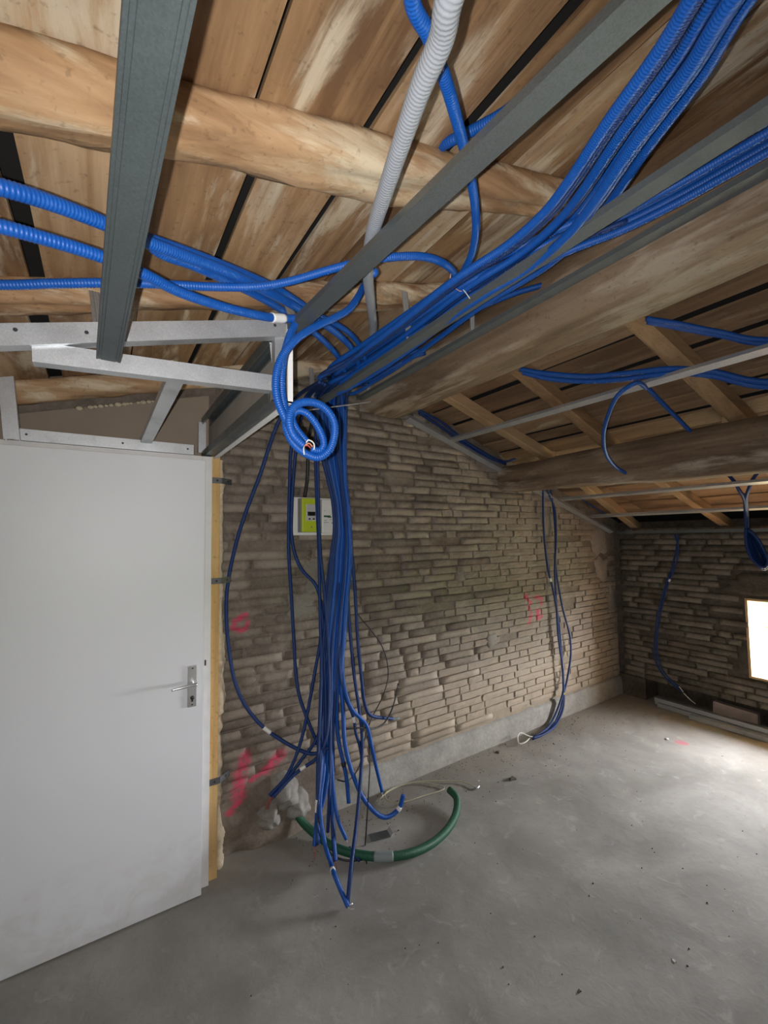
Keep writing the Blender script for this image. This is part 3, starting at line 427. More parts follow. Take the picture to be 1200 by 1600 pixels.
def tube_mesh(name, pts, r, step=0.02, sides=10, ribs=0.0, pitch=0.0045, taper=None, t0=0.0, t1=1.0, cap=True):
    """ribs > 0 cuts real rings of that depth into the sheath, one every pitch"""
    st = pitch/4 if ribs else step
    c, L = catmull(pts, st)
    n = len(c); i0 = int(round(t0*(n-1))); i1 = int(round(t1*(n-1))); c = c[i0:i1+1]; n = len(c)
    T = [(c[min(i+1, n-1)]-c[max(i-1, 0)]).normalized() for i in range(n)]
    N = T[0].orthogonal().normalized(); vs = []; us = []; fs = []
    ds = L/ max(1, (n-1)) if (t0, t1) == (0.0, 1.0) else st
    for i in range(n):
        if i:
            ax = T[i-1].cross(T[i]); s = ax.length
            if s > 1e-7: N = Matrix.Rotation(math.atan2(s, T[i-1].dot(T[i])), 3, ax/s) @ N
            N = (N - T[i]*N.dot(T[i])).normalized()
        B = T[i].cross(N); rad = r
        if ribs: rad = r - ribs*(1 if i % 4 == 0 else (0.5 if i % 2 else 0))
        if taper: rad *= taper(i/(n-1))
        for k in range(sides):
            a = 2*math.pi*k/sides; vs.append(c[i] + N*(rad*math.cos(a)) + B*(rad*math.sin(a))); us.append((ds*i, k/sides))
    for i in range(n-1):
        for k in range(sides):
            k2 = (k+1) % sides; fs.append((i*sides+k, i*sides+k2, (i+1)*sides+k2, (i+1)*sides+k))
    if cap: fs += [tuple(range(sides))[::-1], tuple((n-1)*sides+k for k in range(sides))]
    me = bpy.data.meshes.new(name); me.from_pydata([tuple(v) for v in vs], [], fs); me.update()
    uvl = me.uv_layers.new(name='UVMap')
    vi = [0]*len(me.loops); me.loops.foreach_get('vertex_index', vi)
    flat = []
    for q in vi: flat += us[q]
    uvl.data.foreach_set('uv', flat)
    me.polygons.foreach_set('use_smooth', [True]*len(me.polygons))
    return me

EXT = {'m01': 2, 'm02': 2, 'm03': 2, 'm04': 2, 'm05': 2, 'm06': 2, 'm07': 2, 'x1': 2, 'x2': 2, 'x3': 2, 'x4': 2, 'x5': 2, 'c1a': 1, 'c2': 1, 'c3': 1, 'gray': 1, 'b4': 1}   # path points out of the picture
def cable(path, name, label, cat, r, mat, group=None, tapes=(), ends=(), **kw):
    """a sheath along a path; tapes are (where, length, material) bands, ends are bare wires past its tip"""
    pts = PATHS[path] if isinstance(path, str) else path
    o = link(name, tube_mesh(name, pts, r, **kw), mat); tag(o, label, cat, group)
    _, L = catmull(pts, 0.02)
    L0 = catmull(pts[EXT.get(path, 0):], 0.02)[1] if isinstance(path, str) else L
    for t, ln, tm, nm in tapes:
        t = 1-(1-t)*L0/L; h = ln/L/2
        p = link(nm, tube_mesh(nm, pts, r*1.14, step=0.008, sides=12, t0=max(0, t-h), t1=min(1, t+h)), tm, o)
    P = [Vector(q) for q in pts]
    for e in ends:
        at, wm, offs, rr_ = e[0], e[1], e[2], (e[3] if len(e) > 3 else 0.0016)
        base = P[-1] if at else P[0]; d = ((P[-1]-P[-2]) if at else (P[0]-P[1])).normalized()
        w = [base - d*0.01] + [base + d*0.006] + [base + Vector(q) for q in offs]
        link('wire_end', tube_mesh('wire_end', w, rr_, step=0.005, sides=6), wm, o)
    return o

rng = random.Random(11)
def nz(x, y, z=0.0): return mnoise.noise(Vector((x, y, z)))

# ------------------------------------------------------------------ the setting: floor
def floor_h(x, y):
    return 0.004*nz(x*1.7, y*1.7) + 0.002*nz(x*6, y*6, 3)
g = MB(); nx, ny = 70, 60
for j in range(ny+1):
    for i in range(nx+1):
        x = -2.0 + 7.0*i/nx; y = -3.3 + 6.2*j/ny; g.v.append((x, y, floor_h(x, y) - 0.003))
for j in range(ny):
    for i in range(nx):
        a = j*(nx+1)+i; g.f.append((a, a+1, a+nx+2, a+nx+1))
fl = g.build('floor', M['concrete'], smooth=True, fix=False)
tag(fl, 'bare grey concrete screed floor with dust and crumbs', 'floor', kind='structure')

# ------------------------------------------------------------------ long brick wall
def top_back(x): return roofL(x) if x < RIDGE else roofR(x)
wb = thing('wall_back', 'long wall of thin dusty bricks with pink paint marks behind the cables', 'wall', kind='structure')
def recess(x, z):
    d = 0.0115 - 0.009*max(0, min(1, (1.45-x)/0.7)) + 0.004*max(0, min(1, (x-3.2)/1.0))
    d += 0.006*nz(x*5, z*7, 1.0) + 0.004*nz(x*19, z*23, 2.0)
    return max(0.002, d)
g = MB(); nx, nz_ = 168, 84; X0 = 0.50
for j in range(nz_+1):
    for i in range(nx+1):
        x = X0 + (XF+0.12-X0)*i/nx; z = -0.01 + (top_back(x)+0.03+0.01)*j/nz_
        y = wally(x) + recess(x, z)
        if x < 1.35 and z < 0.34:      # rough cement spread over the foot of the wall where the hose leaves it
            k = max(0, 1-abs(x-0.86)/0.42)*max(0, 1-z/0.34); y -= 0.11*k*(0.7+0.5*nz(x*9, z*9, 5))
        g.v.append((x, y, z))
for j in range(nz_):
    for i in range(nx):
        a = j*(nx+1)+i; g.f.append((a, a+1, a+nx+2, a+nx+1))
# rear of the wall, so that no daylight comes through
g.add([(X0, 2.9, -0.05), (XF+0.6, 2.9, -0.05), (XF+0.6, 2.9, 2.0), (RIDGE, 2.9, 2.95), (X0, 2.9, 2.7)], [(0, 1, 2, 3, 4)])
k0 = 0; g.f.append((k0, nz_*(nx+1), len(g.v)-1, len(g.v)-5))
g.build('mortar_bed', M['mortar'], wb, smooth=True, fix=False)

def brick_mesh(L, H, D, seed):
    """a worn hand-made brick: uneven front, rounded edges; x along, y into the wall, origin at the centre of its front"""
    r = random.Random(seed); n = 5 if L > 0.16 else 3; g = MB()
    def jt(s): return r.uniform(-s, s)
    cols = n+1
    for row, zz in enumerate((-1, 0.0, 1)):
        for c in range(cols):
            u = -1 + 2*c/n; edge = (c in (0, n)) or row in (0, 2)
            y = (0.0028 + jt(0.002)) if edge else jt(0.003)-0.001
            g.v.append((u*(L/2-0.004) + (jt(0.005) if c in (0, n) else jt(0.01)), y, zz*(H/2-0.002) + jt(0.0022)))
    for row in range(2):
        for c in range(n): a = row*cols+c; g.f.append((a, a+1, a+cols+1, a+cols))
    ring = list(range(cols)) + [2*cols-1] + list(range(3*cols-1, 2*cols-1, -1)) + [cols]
    k = len(g.v)
    for i in ring:
        x, y, z = g.v[i]; g.v.append((x*1.012, D, z*1.05 + 0.001*(1 if z > 0 else -1)))
    m_ = len(ring)
    for i in range(m_): g.f.append((ring[(i+1) % m_], ring[i], k+i, k+(i+1) % m_))
    me = g.mesh('brick')
    for i, p in enumerate(me.polygons): p.use_smooth = i < 2*n
    return me
BL = [0.10, 0.15, 0.20, 0.245, 0.29, 0.345, 0.40]
BM = {L: [brick_mesh(L, 0.0505, 0.05, 100*i+k) for k in range(5)] for i, L in enumerate(BL)}
BM_FAR = {L: [m_.copy() for m_ in ms] for L, ms in BM.items()}
for ms in BM.values():
    for m_ in ms: m_.materials.append(M['brick'])
for ms in BM_FAR.values():
    for m_ in ms: m_.materials.append(M['brick_far'])
PITCH_Z = 0.0535
campos = Vector((0, 0, 1.65))
def lay(x0, x1, z0, zt, r, skip=lambda u, z, L: False):
    out = []; row = 0; z = z0
    while z < 3.0:
        u = x0 - r.uniform(0, 0.25)
        dz = r.uniform(-0.002, 0.002)
        while u < x1:
            L = r.choice(BL[1:]) if r.random() < 0.88 else BL[0]
            a, b = max(u, x0), min(u+L, x1); u += L + r.uniform(0.004, 0.013)
            if b-a < 0.05: continue
            c = (a+b)/2; fitL = min(BL, key=lambda q: abs(q-(b-a)))
            if z + 0.03 > min(zt(a), zt(b)) or skip(c, z, b-a): continue
            out.append((c, z, fitL, (b-a)/fitL, dz))
        z += PITCH_Z; row += 1
    return out
def stuff_bricks(rows, meshes, place, r, name, mat, parent):
    g = MB()
    for q in rows:
        me = r.choice(meshes[q[2]]); mt = place(q)
        k = len(g.v); g.v += [tuple(mt @ v.co) for v in me.vertices]; g.f += [tuple(i+k for i in p.vertices) for p in me.polygons]
    o = g.build(name, mat, parent, fix=False); o['kind'] = 'stuff'; return o
r1 = random.Random(5)
PATCH = [(4.24, 1.40, 0.09, 0.13), (4.40, 1.62, 0.08, 0.10)]
def skip_back(u, z, L):
    if u < 1.32 and z < 0.06 + 0.26*max(0, 1-abs(u-0.86)/0.42): return True
    if u > 1.1 and z < 0.17: return True
    if 4.08 < u < 4.46 and 1.16 < z < 1.72: return True
    if 3.55 < u < 3.80 and z < 1.0 and r1.random() < 0.45: return True      # broken seam in the wall
    return r1.random() < 0.02
rows = lay(0.525, XF-0.01, 0.035, lambda x: top_back(x)-0.02, r1, skip_back)
def mat_back(q):
    x, z, L, sx, dz = q; d = 0.0025*math.sin(x*37+z*91)
    return Matrix.Translation((x, wally(x)-0.003+d, z+0.022+dz)) @ Matrix.Rotation(math.atan(0.0222), 4, 'Z') @ Matrix.Rotation(0.012*math.sin(x*13+z*57), 4, 'Y') @ Matrix.Diagonal((sx, 1, 1, 1))
rows.sort(key=lambda q: (Vector((q[0], wally(q[0]), q[1]))-campos).length/ max(0.3, q[2]*q[3])**0.5)
for q in rows[:300]:
    o = link('brick', r1.choice(BM[q[2]]), None, wb); o.matrix_local = mat_back(q)
if rows[300:]: stuff_bricks(rows[300:], BM, mat_back, r1, 'brick_courses', M['brick'], wb)
# cement: plinth along the foot, patches
g = MB(); n = 90
for i in range(n+1):
    x = 1.18 + (XF-1.16)*i/n; w = 0.165 + 0.014*nz(x*6, 1) + 0.008*nz(x*21, 4)
    g.v += [(x, wally(x)-0.022-0.006*nz(x*5, 7), -0.01), (x, wally(x)-0.016+0.004*nz(x*9, 3), w*0.8), (x, wally(x)-0.004, w), (x, wally(x)+0.03, w+0.004)]
for i in range(n):
    for k in range(3): a = i*4+k; g.f.append((a, a+4, a+5, a+1))
g.build('cement_skirt', M['patch'], wb, smooth=True)
def blob_patch(name, fn, u, z, su, sz, d, parent, mat, seed):
    """a lump of cement trowelled on the wall; fn maps (u, z, out) to the room"""
    g = MB(); n = 22; rings = 6
    g.v.append(fn(u, z, d))
    for k in range(1, rings+1):
        f = k/rings
        for i in range(n):
            a = 2*math.pi*i/n; e = 1+0.45*nz(math.cos(a)*1.7+seed, math.sin(a)*1.7, seed)+0.3*nz(math.cos(a)*5+seed, math.sin(a)*5, seed); e *= (abs(math.cos(a))**3+abs(math.sin(a))**3)**(-1/3)
            uu = u + su*f*e*math.cos(a); zz = z + sz*f*e*math.sin(a)
            g.v.append(fn(uu, zz, d*(1-f**3)*(1+0.35*nz(uu*25, zz*25, seed)) - (0.02 if k == rings else 0)))
    for i in range(n): g.f.append((0, 1+i, 1+(i+1) % n))
    for k in range(rings-1):
        for i in range(n): a = 1+k*n+i; b = 1+k*n+(i+1) % n; g.f.append((a, a+n, b+n, b))
    return g.build(name, mat, parent, smooth=True)
onback = lambda u, z, d: (u, wally(u)-d, z)
for i, (u, z, su, sz, d) in enumerate([(4.28, 1.58, 0.15, 0.14, 0.014), (4.30, 1.30, 0.12, 0.13, 0.012), (4.45, 0.98, 0.07, 0.14, 0.010), (2.64, 0.81, 0.07, 0.06, 0.012),
                                        (2.31, 1.34, 0.05, 0.05, 0.010), (1.09, 1.42, 0.09, 0.13, 0.006), (1.0, 1.25, 0.10, 0.08, 0.006), (3.42, 1.76, 0.13, 0.12, 0.010)]):
    blob_patch('cement_patch', onback, u, z, su, sz, d, wb, M['patch_wall'], i*3.1)
for i, (u, z, su, sz, d) in enumerate([(0.88, 0.22, 0.085, 0.10, 0.125), (0.79, 0.13, 0.07, 0.06, 0.12), (0.96, 0.12, 0.07, 0.08, 0.115)]):
    blob_patch('cement_lump', onback, u, z, su, sz, d*0.93, wb, M['lump'], 40+i*2.7)
# plain masonry left of the doorway and below the beams
MB().box(-2.0, -0.47, 2.46, 2.9, -0.02, 1.95).box(-2.0, 0.52, 2.6, 2.9, -0.02, 1.95).build('masonry_return', M['plaster'], wb)
MB().box(-2.0, 0.52, 2.475, 2.9, 1.95, 2.60).build('masonry_lintel', M['mortar'], wb)

# ------------------------------------------------------------------ wall with the window
wr = thing('wall_right', 'rear wall of rough brick with a small low window', 'wall', kind='structure')
def holes(y, z): return (WY0 < y < WY1 and WZ0 < z < WZ1) or (WIN_ADDED[0] < y < WIN_ADDED[1] and WZ0 < z < WZ1)
TOPR = 1.70
ys = sorted(set([WY0, WY1, WIN_ADDED[0], WIN_ADDED[1], -3.2, 2.62] + [round(-3.2+0.045*i, 4) for i in range(130)])); ys = [y for y in ys if y <= 2.62]
zs = sorted(set([WZ0, WZ1, LOW, TOPR] + [round(LOW+0.04*i, 4) for i in range(40)])); zs = [z for z in zs if z <= TOPR]
g = MB(); idx = {}
for y in ys:
    for z in zs:
        e = 0.0 if (y in (WY0, WY1) or z in (WZ0, WZ1)) else 1.0
        d = 0.018 + e*(0.007*nz(y*5, z*7, 11) + 0.004*nz(y*19, z*23, 12))
        idx[y, z] = len(g.v); g.v.append((XF + d, y, z))
for y0, y1 in zip(ys, ys[1:]):
    for z0, z1 in zip(zs, zs[1:]):
        if holes((y0+y1)/2, (z0+z1)/2): continue
        g.f.append((idx[y0, z0], idx[y0, z1], idx[y1, z1], idx[y1, z0]))
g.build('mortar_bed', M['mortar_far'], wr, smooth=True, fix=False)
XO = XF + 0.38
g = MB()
for (a, b) in ((-3.3, WIN_ADDED[0]), (WIN_ADDED[1], WY0), (WY1, 2.9)): g.box(XF+0.06, XO, a, b, LOW, TOPR)
for (a, b) in (WIN_ADDED, (WY0, WY1)): g.box(XF+0.06, XO, a, b, LOW, WZ0); g.box(XF+0.06, XO, a, b, WZ1, TOPR)
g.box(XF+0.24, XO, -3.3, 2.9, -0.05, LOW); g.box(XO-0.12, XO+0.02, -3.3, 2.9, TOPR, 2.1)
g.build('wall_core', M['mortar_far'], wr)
MB().box(XF, XF+0.3, 2.30, 2.6, -0.01, LOW).box(XF, XF+0.3, -3.3, 0.2, -0.01, LOW).build('recess_cheek', M['mortar_far'], wr)
r2 = random.Random(9)
def skip_r(u, z, L):
    if WY0-L*0.5 < u < WY1+L*0.42 and WZ0-0.05 < z < WZ1+0.01: return True
    if u < 1.6 and 1.10 < z < 1.32: return True
    return r2.random() < 0.012
rowsr = lay(0.75, 2.50, LOW+0.005, lambda y: TOPR-0.02, r2, skip_r)
def mat_r(q):
    y, z, L, sx, dz = q; d = 0.003*math.sin(y*37+z*91)
    return Matrix.Translation((XF-0.002+d, y, z+0.022+dz)) @ Matrix.Rotation(-math.pi/2, 4, 'Z') @ Matrix.Rotation(0.012*math.sin(y*13+z*57), 4, 'Y') @ Matrix.Diagonal((sx, 1, 1, 1))
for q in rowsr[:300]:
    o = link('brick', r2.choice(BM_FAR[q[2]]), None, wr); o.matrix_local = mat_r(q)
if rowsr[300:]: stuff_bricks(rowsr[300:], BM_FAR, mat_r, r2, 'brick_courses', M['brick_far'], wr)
blob_patch('cement_patch', lambda u, z, d: (XF-d, u, z), 1.35, 1.21, 0.28, 0.09, 0.012, wr, M['mortar_far'], 2.2)

# windows: timber lining in the depth of the wall
def window(name, label, y0, y1, bar):
    w = thing(name, label, 'window', (XF, (y0+y1)/2, WZ0), kind='structure')
    ox, oy, oz = XF, (y0+y1)/2, WZ0; t = 0.018; xa, xb = 0.004, 0.36
    def b(nm, x0, x1, a0, a1, z0, z1): return box(nm, M['winwood'], x0, x1, a0-oy, a1-oy, z0-oz, z1-oz, w, bevel=0.002)
    b('jamb_board', xa, xb, y1-t, y1+0.001, WZ0, WZ1); b('jamb_board', xa, xb, y0-0.001, y0+t, WZ0, WZ1)
    b('head_board', xa, xb, y0+t, y1-t, WZ1-t, WZ1+0.001); b('sill_board', xa, xb, y0+t, y1-t, WZ0-0.001, WZ0+t)
    for a0, a1 in ((y0+t, y0+t+0.04),): b('sash_stile', 0.27, 0.31, a0, a1, WZ0+t, WZ1-t)
    if bar:
        MB().prism([(-0.012, -0.012), (0.012, -0.012), (0.012, 0.012), (-0.012, 0.012)], (0.29, y1-t-0.04-oy, 0.30), (0.29, y0+t+0.04-oy, 0.03), (1, 0, 0), (0, 0, 1)).build('sloping_bar', M['winwood'], w)
    return w
window('window_1', 'small low window with orange timber lining and bright garden outside', WY0, WY1, True)
window('added_window', 'added unseen window further along the rear wall, for more daylight', WIN_ADDED[0], WIN_ADDED[1], False)  # out of view, put in to bring daylight into the room

# the two walls behind the photographer
tag(MB().box(-2.3, -1.95, -3.3, 2.9, -0.02, 2.4).build('wall_left', M['plaster']), 'plain plastered wall opposite the rear window wall', 'wall', kind='structure')
tag(MB().add([(-2.3, -3.5, -0.02), (5.0, -3.5, -0.02), (5.0, -3.5, 1.9), (1.339, -3.5, 2.95), (-2.3, -3.5, 2.1), (-2.3, -3.2, -0.02), (5.0, -3.2, -0.02), (5.0, -3.2, 1.9), (1.339, -3.2, 2.95), (-2.3, -3.2, 2.1)],
    [(0, 1, 2, 3, 4), (5, 9, 8, 7, 6), (0, 5, 6, 1), (1, 6, 7, 2), (2, 7, 8, 3), (3, 8, 9, 4), (4, 9, 5, 0)]).build('wall_front', M['plaster']), 'plain plastered gable wall opposite the brick wall', 'wall', kind='structure')
for y0, y1 in ((WY0, WY1), WIN_ADDED):    # tell the renderer where the sky comes in
    p = lamp('sky_portal', 'AREA', (XF+0.40, (y0+y1)/2, (WZ0+WZ1)/2), 1.0, rot=(0, math.pi/2, 0), shape='RECTANGLE', size=WZ1-WZ0, size_y=y1-y0)
    p.data.cycles.is_portal = True
# garden outside
tag(MB().box(5.4, 60, -40, 40, -3.2, -3.0).build('ground_outside', M['lawn']), 'bright green lawn seen through the window', 'ground', kind='structure')
g = MB(); hr = random.Random(3)
for k in range(60):
    cx_, cy_ = 22+hr.uniform(-1.5, 1.5), -18+hr.uniform(0, 36); s = hr.uniform(0.8, 1.5); zc = -3+hr.uniform(0.3, 2.2)
    vs = []
    for i in range(6):
        for j in range(8):
            th = math.pi*i/5; ph = 2*math.pi*j/8; e = s*(1+0.3*nz(i*1.3+k, j*1.1, k)); vs.append((cx_+e*math.sin(th)*math.cos(ph), cy_+e*math.sin(th)*math.sin(ph), zc+e*math.cos(th)))
    g.add(vs, [(i*8+j, i*8+(j+1) % 8, (i+1)*8+(j+1) % 8, (i+1)*8+j) for i in range(5) for j in range(8)])
tag(g.build('hedge', M['leaf']), 'green hedge beyond the lawn outside the window', 'hedge', kind='stuff')

# ------------------------------------------------------------------ roof: boards on rafters, dark void above
ceil = thing('ceiling', 'underside of the old roof with gaps between its boards', 'ceiling', kind='structure')
g = MB(); up_ = 0.07
g.add([(-2.3, -3.5, roofL(-2.3)+up_), (RIDGE, -3.5, roofL(RIDGE)+up_), (5.05, -3.5, roofR(5.05)+up_), (-2.3, 3.0, roofL(-2.3)+up_), (RIDGE, 3.0, roofL(RIDGE)+up_), (5.05, 3.0, roofR(5.05)+up_),
       (-2.3, -3.5, roofL(-2.3)+0.2), (RIDGE, -3.5, roofL(RIDGE)+0.2), (5.05, -3.5, roofR(5.05)+0.2), (-2.3, 3.0, roofL(-2.3)+0.2), (RIDGE, 3.0, roofL(RIDGE)+0.2), (5.05, 3.0, roofR(5.05)+0.2)],
      [(0, 3, 4, 1), (1, 4, 5, 2), (6, 7, 10, 9), (7, 8, 11, 10), (0, 1, 7, 6), (1, 2, 8, 7), (3, 9, 10, 4), (4, 10, 11, 5), (0, 6, 9, 3), (2, 5, 11, 8)])
g.build('void_backing', M['dark'], ceil)  # backing sheet coloured near black to keep the board gaps dark
def plank(x0, x1, y0, y1, f, mat, seed):
    """one sawn board, edges a little wavy and cupped, lying on the rafters"""
    r = random.Random(seed); g = MB(); n = max(2, int((y1-y0)/0.25)); tz = r.uniform(0, 0.007); th = 0.014
    e0 = r.uniform(-0.004, 0.004); e1 = r.uniform(-0.004, 0.004)
    sec = []
    for i in range(n+1):
        y = y0 + (y1-y0)*i/n; a = x0+0.004*nz(seed*1.7, y*2.1)+e0*(i/n-0.5); b = x1+0.004*nz(seed*2.3+9, y*2.1)+e1*(i/n-0.5); mid = (a+b)/2
        z = tz + 0.003*nz(seed, y)
        g.v += [(a, y, f(a)+z), (mid, y, f(mid)+z+0.002), (b, y, f(b)+z), (b, y, f(b)+z+th), (a, y, f(a)+z+th)]
    for i in range(n):
        for k in range(5): a = i*5+k; b = i*5+(k+1) % 5; g.f.append((a, b, b+5, a+5))
    g.f += [(4, 3, 2, 1, 0), tuple(n*5+k for k in range(5))]
    return g.build('plank', mat, ceil)
seed = 0
def rows_of(edges, segs, f, mat):
    """edges: list of (x0, x1) boards; segs: list of (y0, y1)"""
    global seed
    for y0, y1 in segs:
        for x0, x1 in edges:
            seed += 1; plank(x0, x1, y0, y1, f, mat, seed)
def boards(cuts):
    """cuts: (x, gap) list from low to high -> boards between the gaps"""
    return [(a+ga/2, b-gb/2) for (a, ga), (b, gb) in zip(cuts, cuts[1:])]
# near slope: bays between the log rafters (y 0.79, 1.47, 2.33)
bayA = boards([(-1.95, .01), (-1.55, .006), (-1.2, .02), (-0.86, .006), (-0.6, .02), (-0.38, .005), (-0.17, .022), (0.02, .005), (0.22, .004), (0.375, .004), (0.462, .022), (0.69, .04), (0.81, .004), (0.925, .022), (1.09, .005), (1.26, .004), (1.42, .004)])
bayB = boards([(-1.95, .01), (-1.55, .006), (-1.2, .02), (-0.86, .006), (-0.6, .02), (-0.38, .005), (-0.165, .034), (0.06, .004), (0.267, .026), (0.488, .024), (0.66, .004), (0.80, .006), (0.95, .005), (1.1, .012), (1.26, .004), (1.42, .004)])
bayC = boards([(-1.95, .01), (-1.55, .006), (-1.2, .02), (-0.86, .006), (-0.6, .02), (-0.38, .005), (-0.19, .05), (0.08, .004), (0.33, .03), (0.55, .006), (0.72, .014), (0.89, .005), (1.05, .018), (1.22, .01), (1.42, .004)])
rows_of(bayA, [(-3.2, -0.6), (-0.6, 0.78)], roofL, M['plank']); rows_of(bayB, [(0.78, 1.48)], roofL, M['plank']); rows_of(bayC, [(1.48, 2.88)], roofL, M['plank'])
# far slope
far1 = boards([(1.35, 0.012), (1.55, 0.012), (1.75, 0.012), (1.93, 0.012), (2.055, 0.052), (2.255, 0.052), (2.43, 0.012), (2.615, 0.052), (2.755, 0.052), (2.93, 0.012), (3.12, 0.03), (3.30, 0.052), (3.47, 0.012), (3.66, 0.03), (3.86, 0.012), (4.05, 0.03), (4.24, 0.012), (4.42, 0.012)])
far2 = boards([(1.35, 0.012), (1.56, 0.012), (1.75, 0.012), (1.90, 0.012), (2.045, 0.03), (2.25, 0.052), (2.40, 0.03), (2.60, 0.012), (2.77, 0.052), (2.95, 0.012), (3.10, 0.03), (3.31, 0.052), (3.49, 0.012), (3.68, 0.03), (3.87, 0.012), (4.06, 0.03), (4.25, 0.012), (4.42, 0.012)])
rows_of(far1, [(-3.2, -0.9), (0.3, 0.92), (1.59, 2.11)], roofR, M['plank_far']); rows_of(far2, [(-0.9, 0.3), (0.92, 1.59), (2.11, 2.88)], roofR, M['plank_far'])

# log rafters of the near slope
def log(name, label, x0, x1, yc, wfun, tfun, seed, mat):
    g = MB(); n = 110; k = 16
    for i in range(n+1):
        x = x0 + (x1-x0)*i/n; w = wfun(x); t = tfun(x); y = yc(x); z0 = roofL(x)
        for j in range(k):
            a = math.pi + math.pi*j/(k-1)          # half round, flat top against the boards
            ca, sa = math.cos(a), math.sin(a); rr = (abs(ca)**3.2+abs(sa)**3.2)**(-1/3.2)*0.94; rr *= 1 + 0.20*nz(x*2.3, j*0.35, seed) + 0.09*nz(x*7, j*0.8, seed+4) + 0.05*nz(x*16, j*1.1, seed+9) - 0.10*max(0, nz(x*3.3+4, j*0.55, seed+13))**0.5
            g.v.append((x, y + w/2*rr*math.cos(a)*(1 if j not in (0, k-1) else 1), z0 + t*rr*math.sin(a)*1.0 - (0 if 0 < j < k-1 else -0.001)))
    for i in range(n):
        for j in range(k): a = i*k+j; b = i*k+(j+1) % k; g.f.append((a, b, b+k, a+k))
    g.f += [tuple(range(k))[::-1], tuple(n*k+j for j in range(k))]
    o = g.build(name, mat, smooth=True); return tag(o, label, 'rafter')
log('log_rafter', 'pale crooked log rafter under the boards, nearest the top of the picture', -1.9, 1.40, lambda x: 0.815+0.02*math.sin(x*2.6+0.4)-0.03*x*x*0.3, lambda x: 0.145+0.02*math.sin(x*4), lambda x: 0.075, 1.0, M['log'])
log('log_rafter', 'orange-brown log rafter crossed by the horizontal blue cable', -1.9, 1.40, lambda x: 1.485-0.03*x, lambda x: 0.11+0.05*max(0, x), lambda x: 0.07, 2.0, M['log'])
log('log_rafter', 'log rafter beside the brick wall above the brown plasterboard', -1.9, 1.40, lambda x: 2.352+0.0*x, lambda x: 0.15, lambda x: 0.088, 3.0, M['log'])

# beams along y
def beam(label, prof, y0, y1, seed, amp=0.012):
    """prof(y) -> list of (x, z) round the section"""
    g = MB(); n = 60; k = None
    for i in range(n+1):
        y = y0 + (y1-y0)*i/n; P = prof(y); k = len(P)
        for j, (x, z) in enumerate(P):
            g.v.append((x+amp*nz(y*2.3, j*1.7, seed)+amp*0.4*nz(y*8, j*2.1, seed+3), y, z+amp*nz(y*2.0, j*1.3, seed+7)))
    for i in range(n):
        for j in range(k): a = i*k+j; b = i*k+(j+1) % k; g.f.append((a, b, b+k, a+k))
    g.f += [tuple(range(k))[::-1], tuple(n*k+j for j in range(k))]
    o = g.build('roof_beam', M['beam'], smooth=False); 
    for p_ in o.data.polygons: p_.use_smooth = True
    me = o.data
    return tag(o, label, 'beam')
beam('thick grey-brown ridge beam resting on the brick wall', lambda y: [(1.425, 2.72), (1.415, 2.62), (1.425, 2.55), (1.46, 2.505), (1.53, 2.485), (1.62, 2.478), (1.70, 2.478), (1.742, 2.492), (1.752, 2.55), (1.75, 2.63)], -3.2, 2.60, 21, 0.010)
beam('lower rough beam with the small blue cable loop in front', lambda y: [(2.765, 2.215+0.012*(2.4-y)), (2.755, 2.15+0.012*(2.4-y)), (2.755, 2.06-0.02*(2.4-y)), (2.775, 2.02-0.035*(2.4-y)), (2.86, 2.005-0.035*(2.4-y)), (2.95, 2.015-0.035*(2.4-y)), (2.975, 2.07), (2.97, 2.16), (2.93, 2.20)], -3.2, 2.62, 33, 0.010)

def rafter(x0, x1, y0, y1, w, h, label, group=None):
    g = MB(); n = 8; d = Vector((x1-x0, y1-y0, 0)).normalized(); sd = Vector((-d.y, d.x, 0))
    for i in range(n+1):
        f = i/n; x = x0+(x1-x0)*f; y = y0+(y1-y0)*f; z = roofR(x)
        for a, b in ((-1, 0.0), (-1, -h), (-0.7, -h-0.004), (0.7, -h-0.004), (1, -h), (1, 0.0)):
            q = Vector((x, y, z)) + sd*(a*w/2*(1+0.08*nz(x*4, y*3, a))); g.v.append((q.x, q.y, q.z+b+0.004*nz(x*5, a*3, y)))
    for i in range(n):
        for j in range(6): a = i*6+j; b = i*6+(j+1) % 6; g.f.append((a, b, b+6, a+6))
    g.f += [(5, 4, 3, 2, 1, 0), tuple(n*6+k for k in range(6))]
    return tag(g.build('sawn_rafter', M['rafter']), label, 'rafter', group)
rafter(1.72, 2.98, 2.11, 2.12, 0.075, 0.07, 'sawn rafter between the two beams, closest to the brick wall')
rafter(1.72, 2.98, 1.54, 1.62, 0.075, 0.07, 'middle sawn rafter between the two beams, behind the cable loop')
rafter(1.72, 2.98, 0.92, 0.88, 0.085, 0.07, 'sawn rafter between the two beams, farthest from the brick wall')
rafter(2.90, 4.66, 2.10, 2.36, 0.07, 0.07, 'low sawn rafter beyond the lower beam, beside the corner of the brick walls')
rafter(2.90, 4.66, 1.63, 1.57, 0.07, 0.07, 'low sawn rafter beyond the lower beam, lit orange above the hanging cable coil')
rafter(2.90, 4.66, 0.95, 0.95, 0.07, 0.07, 'low sawn rafter beyond the lower beam at the edge of the view')

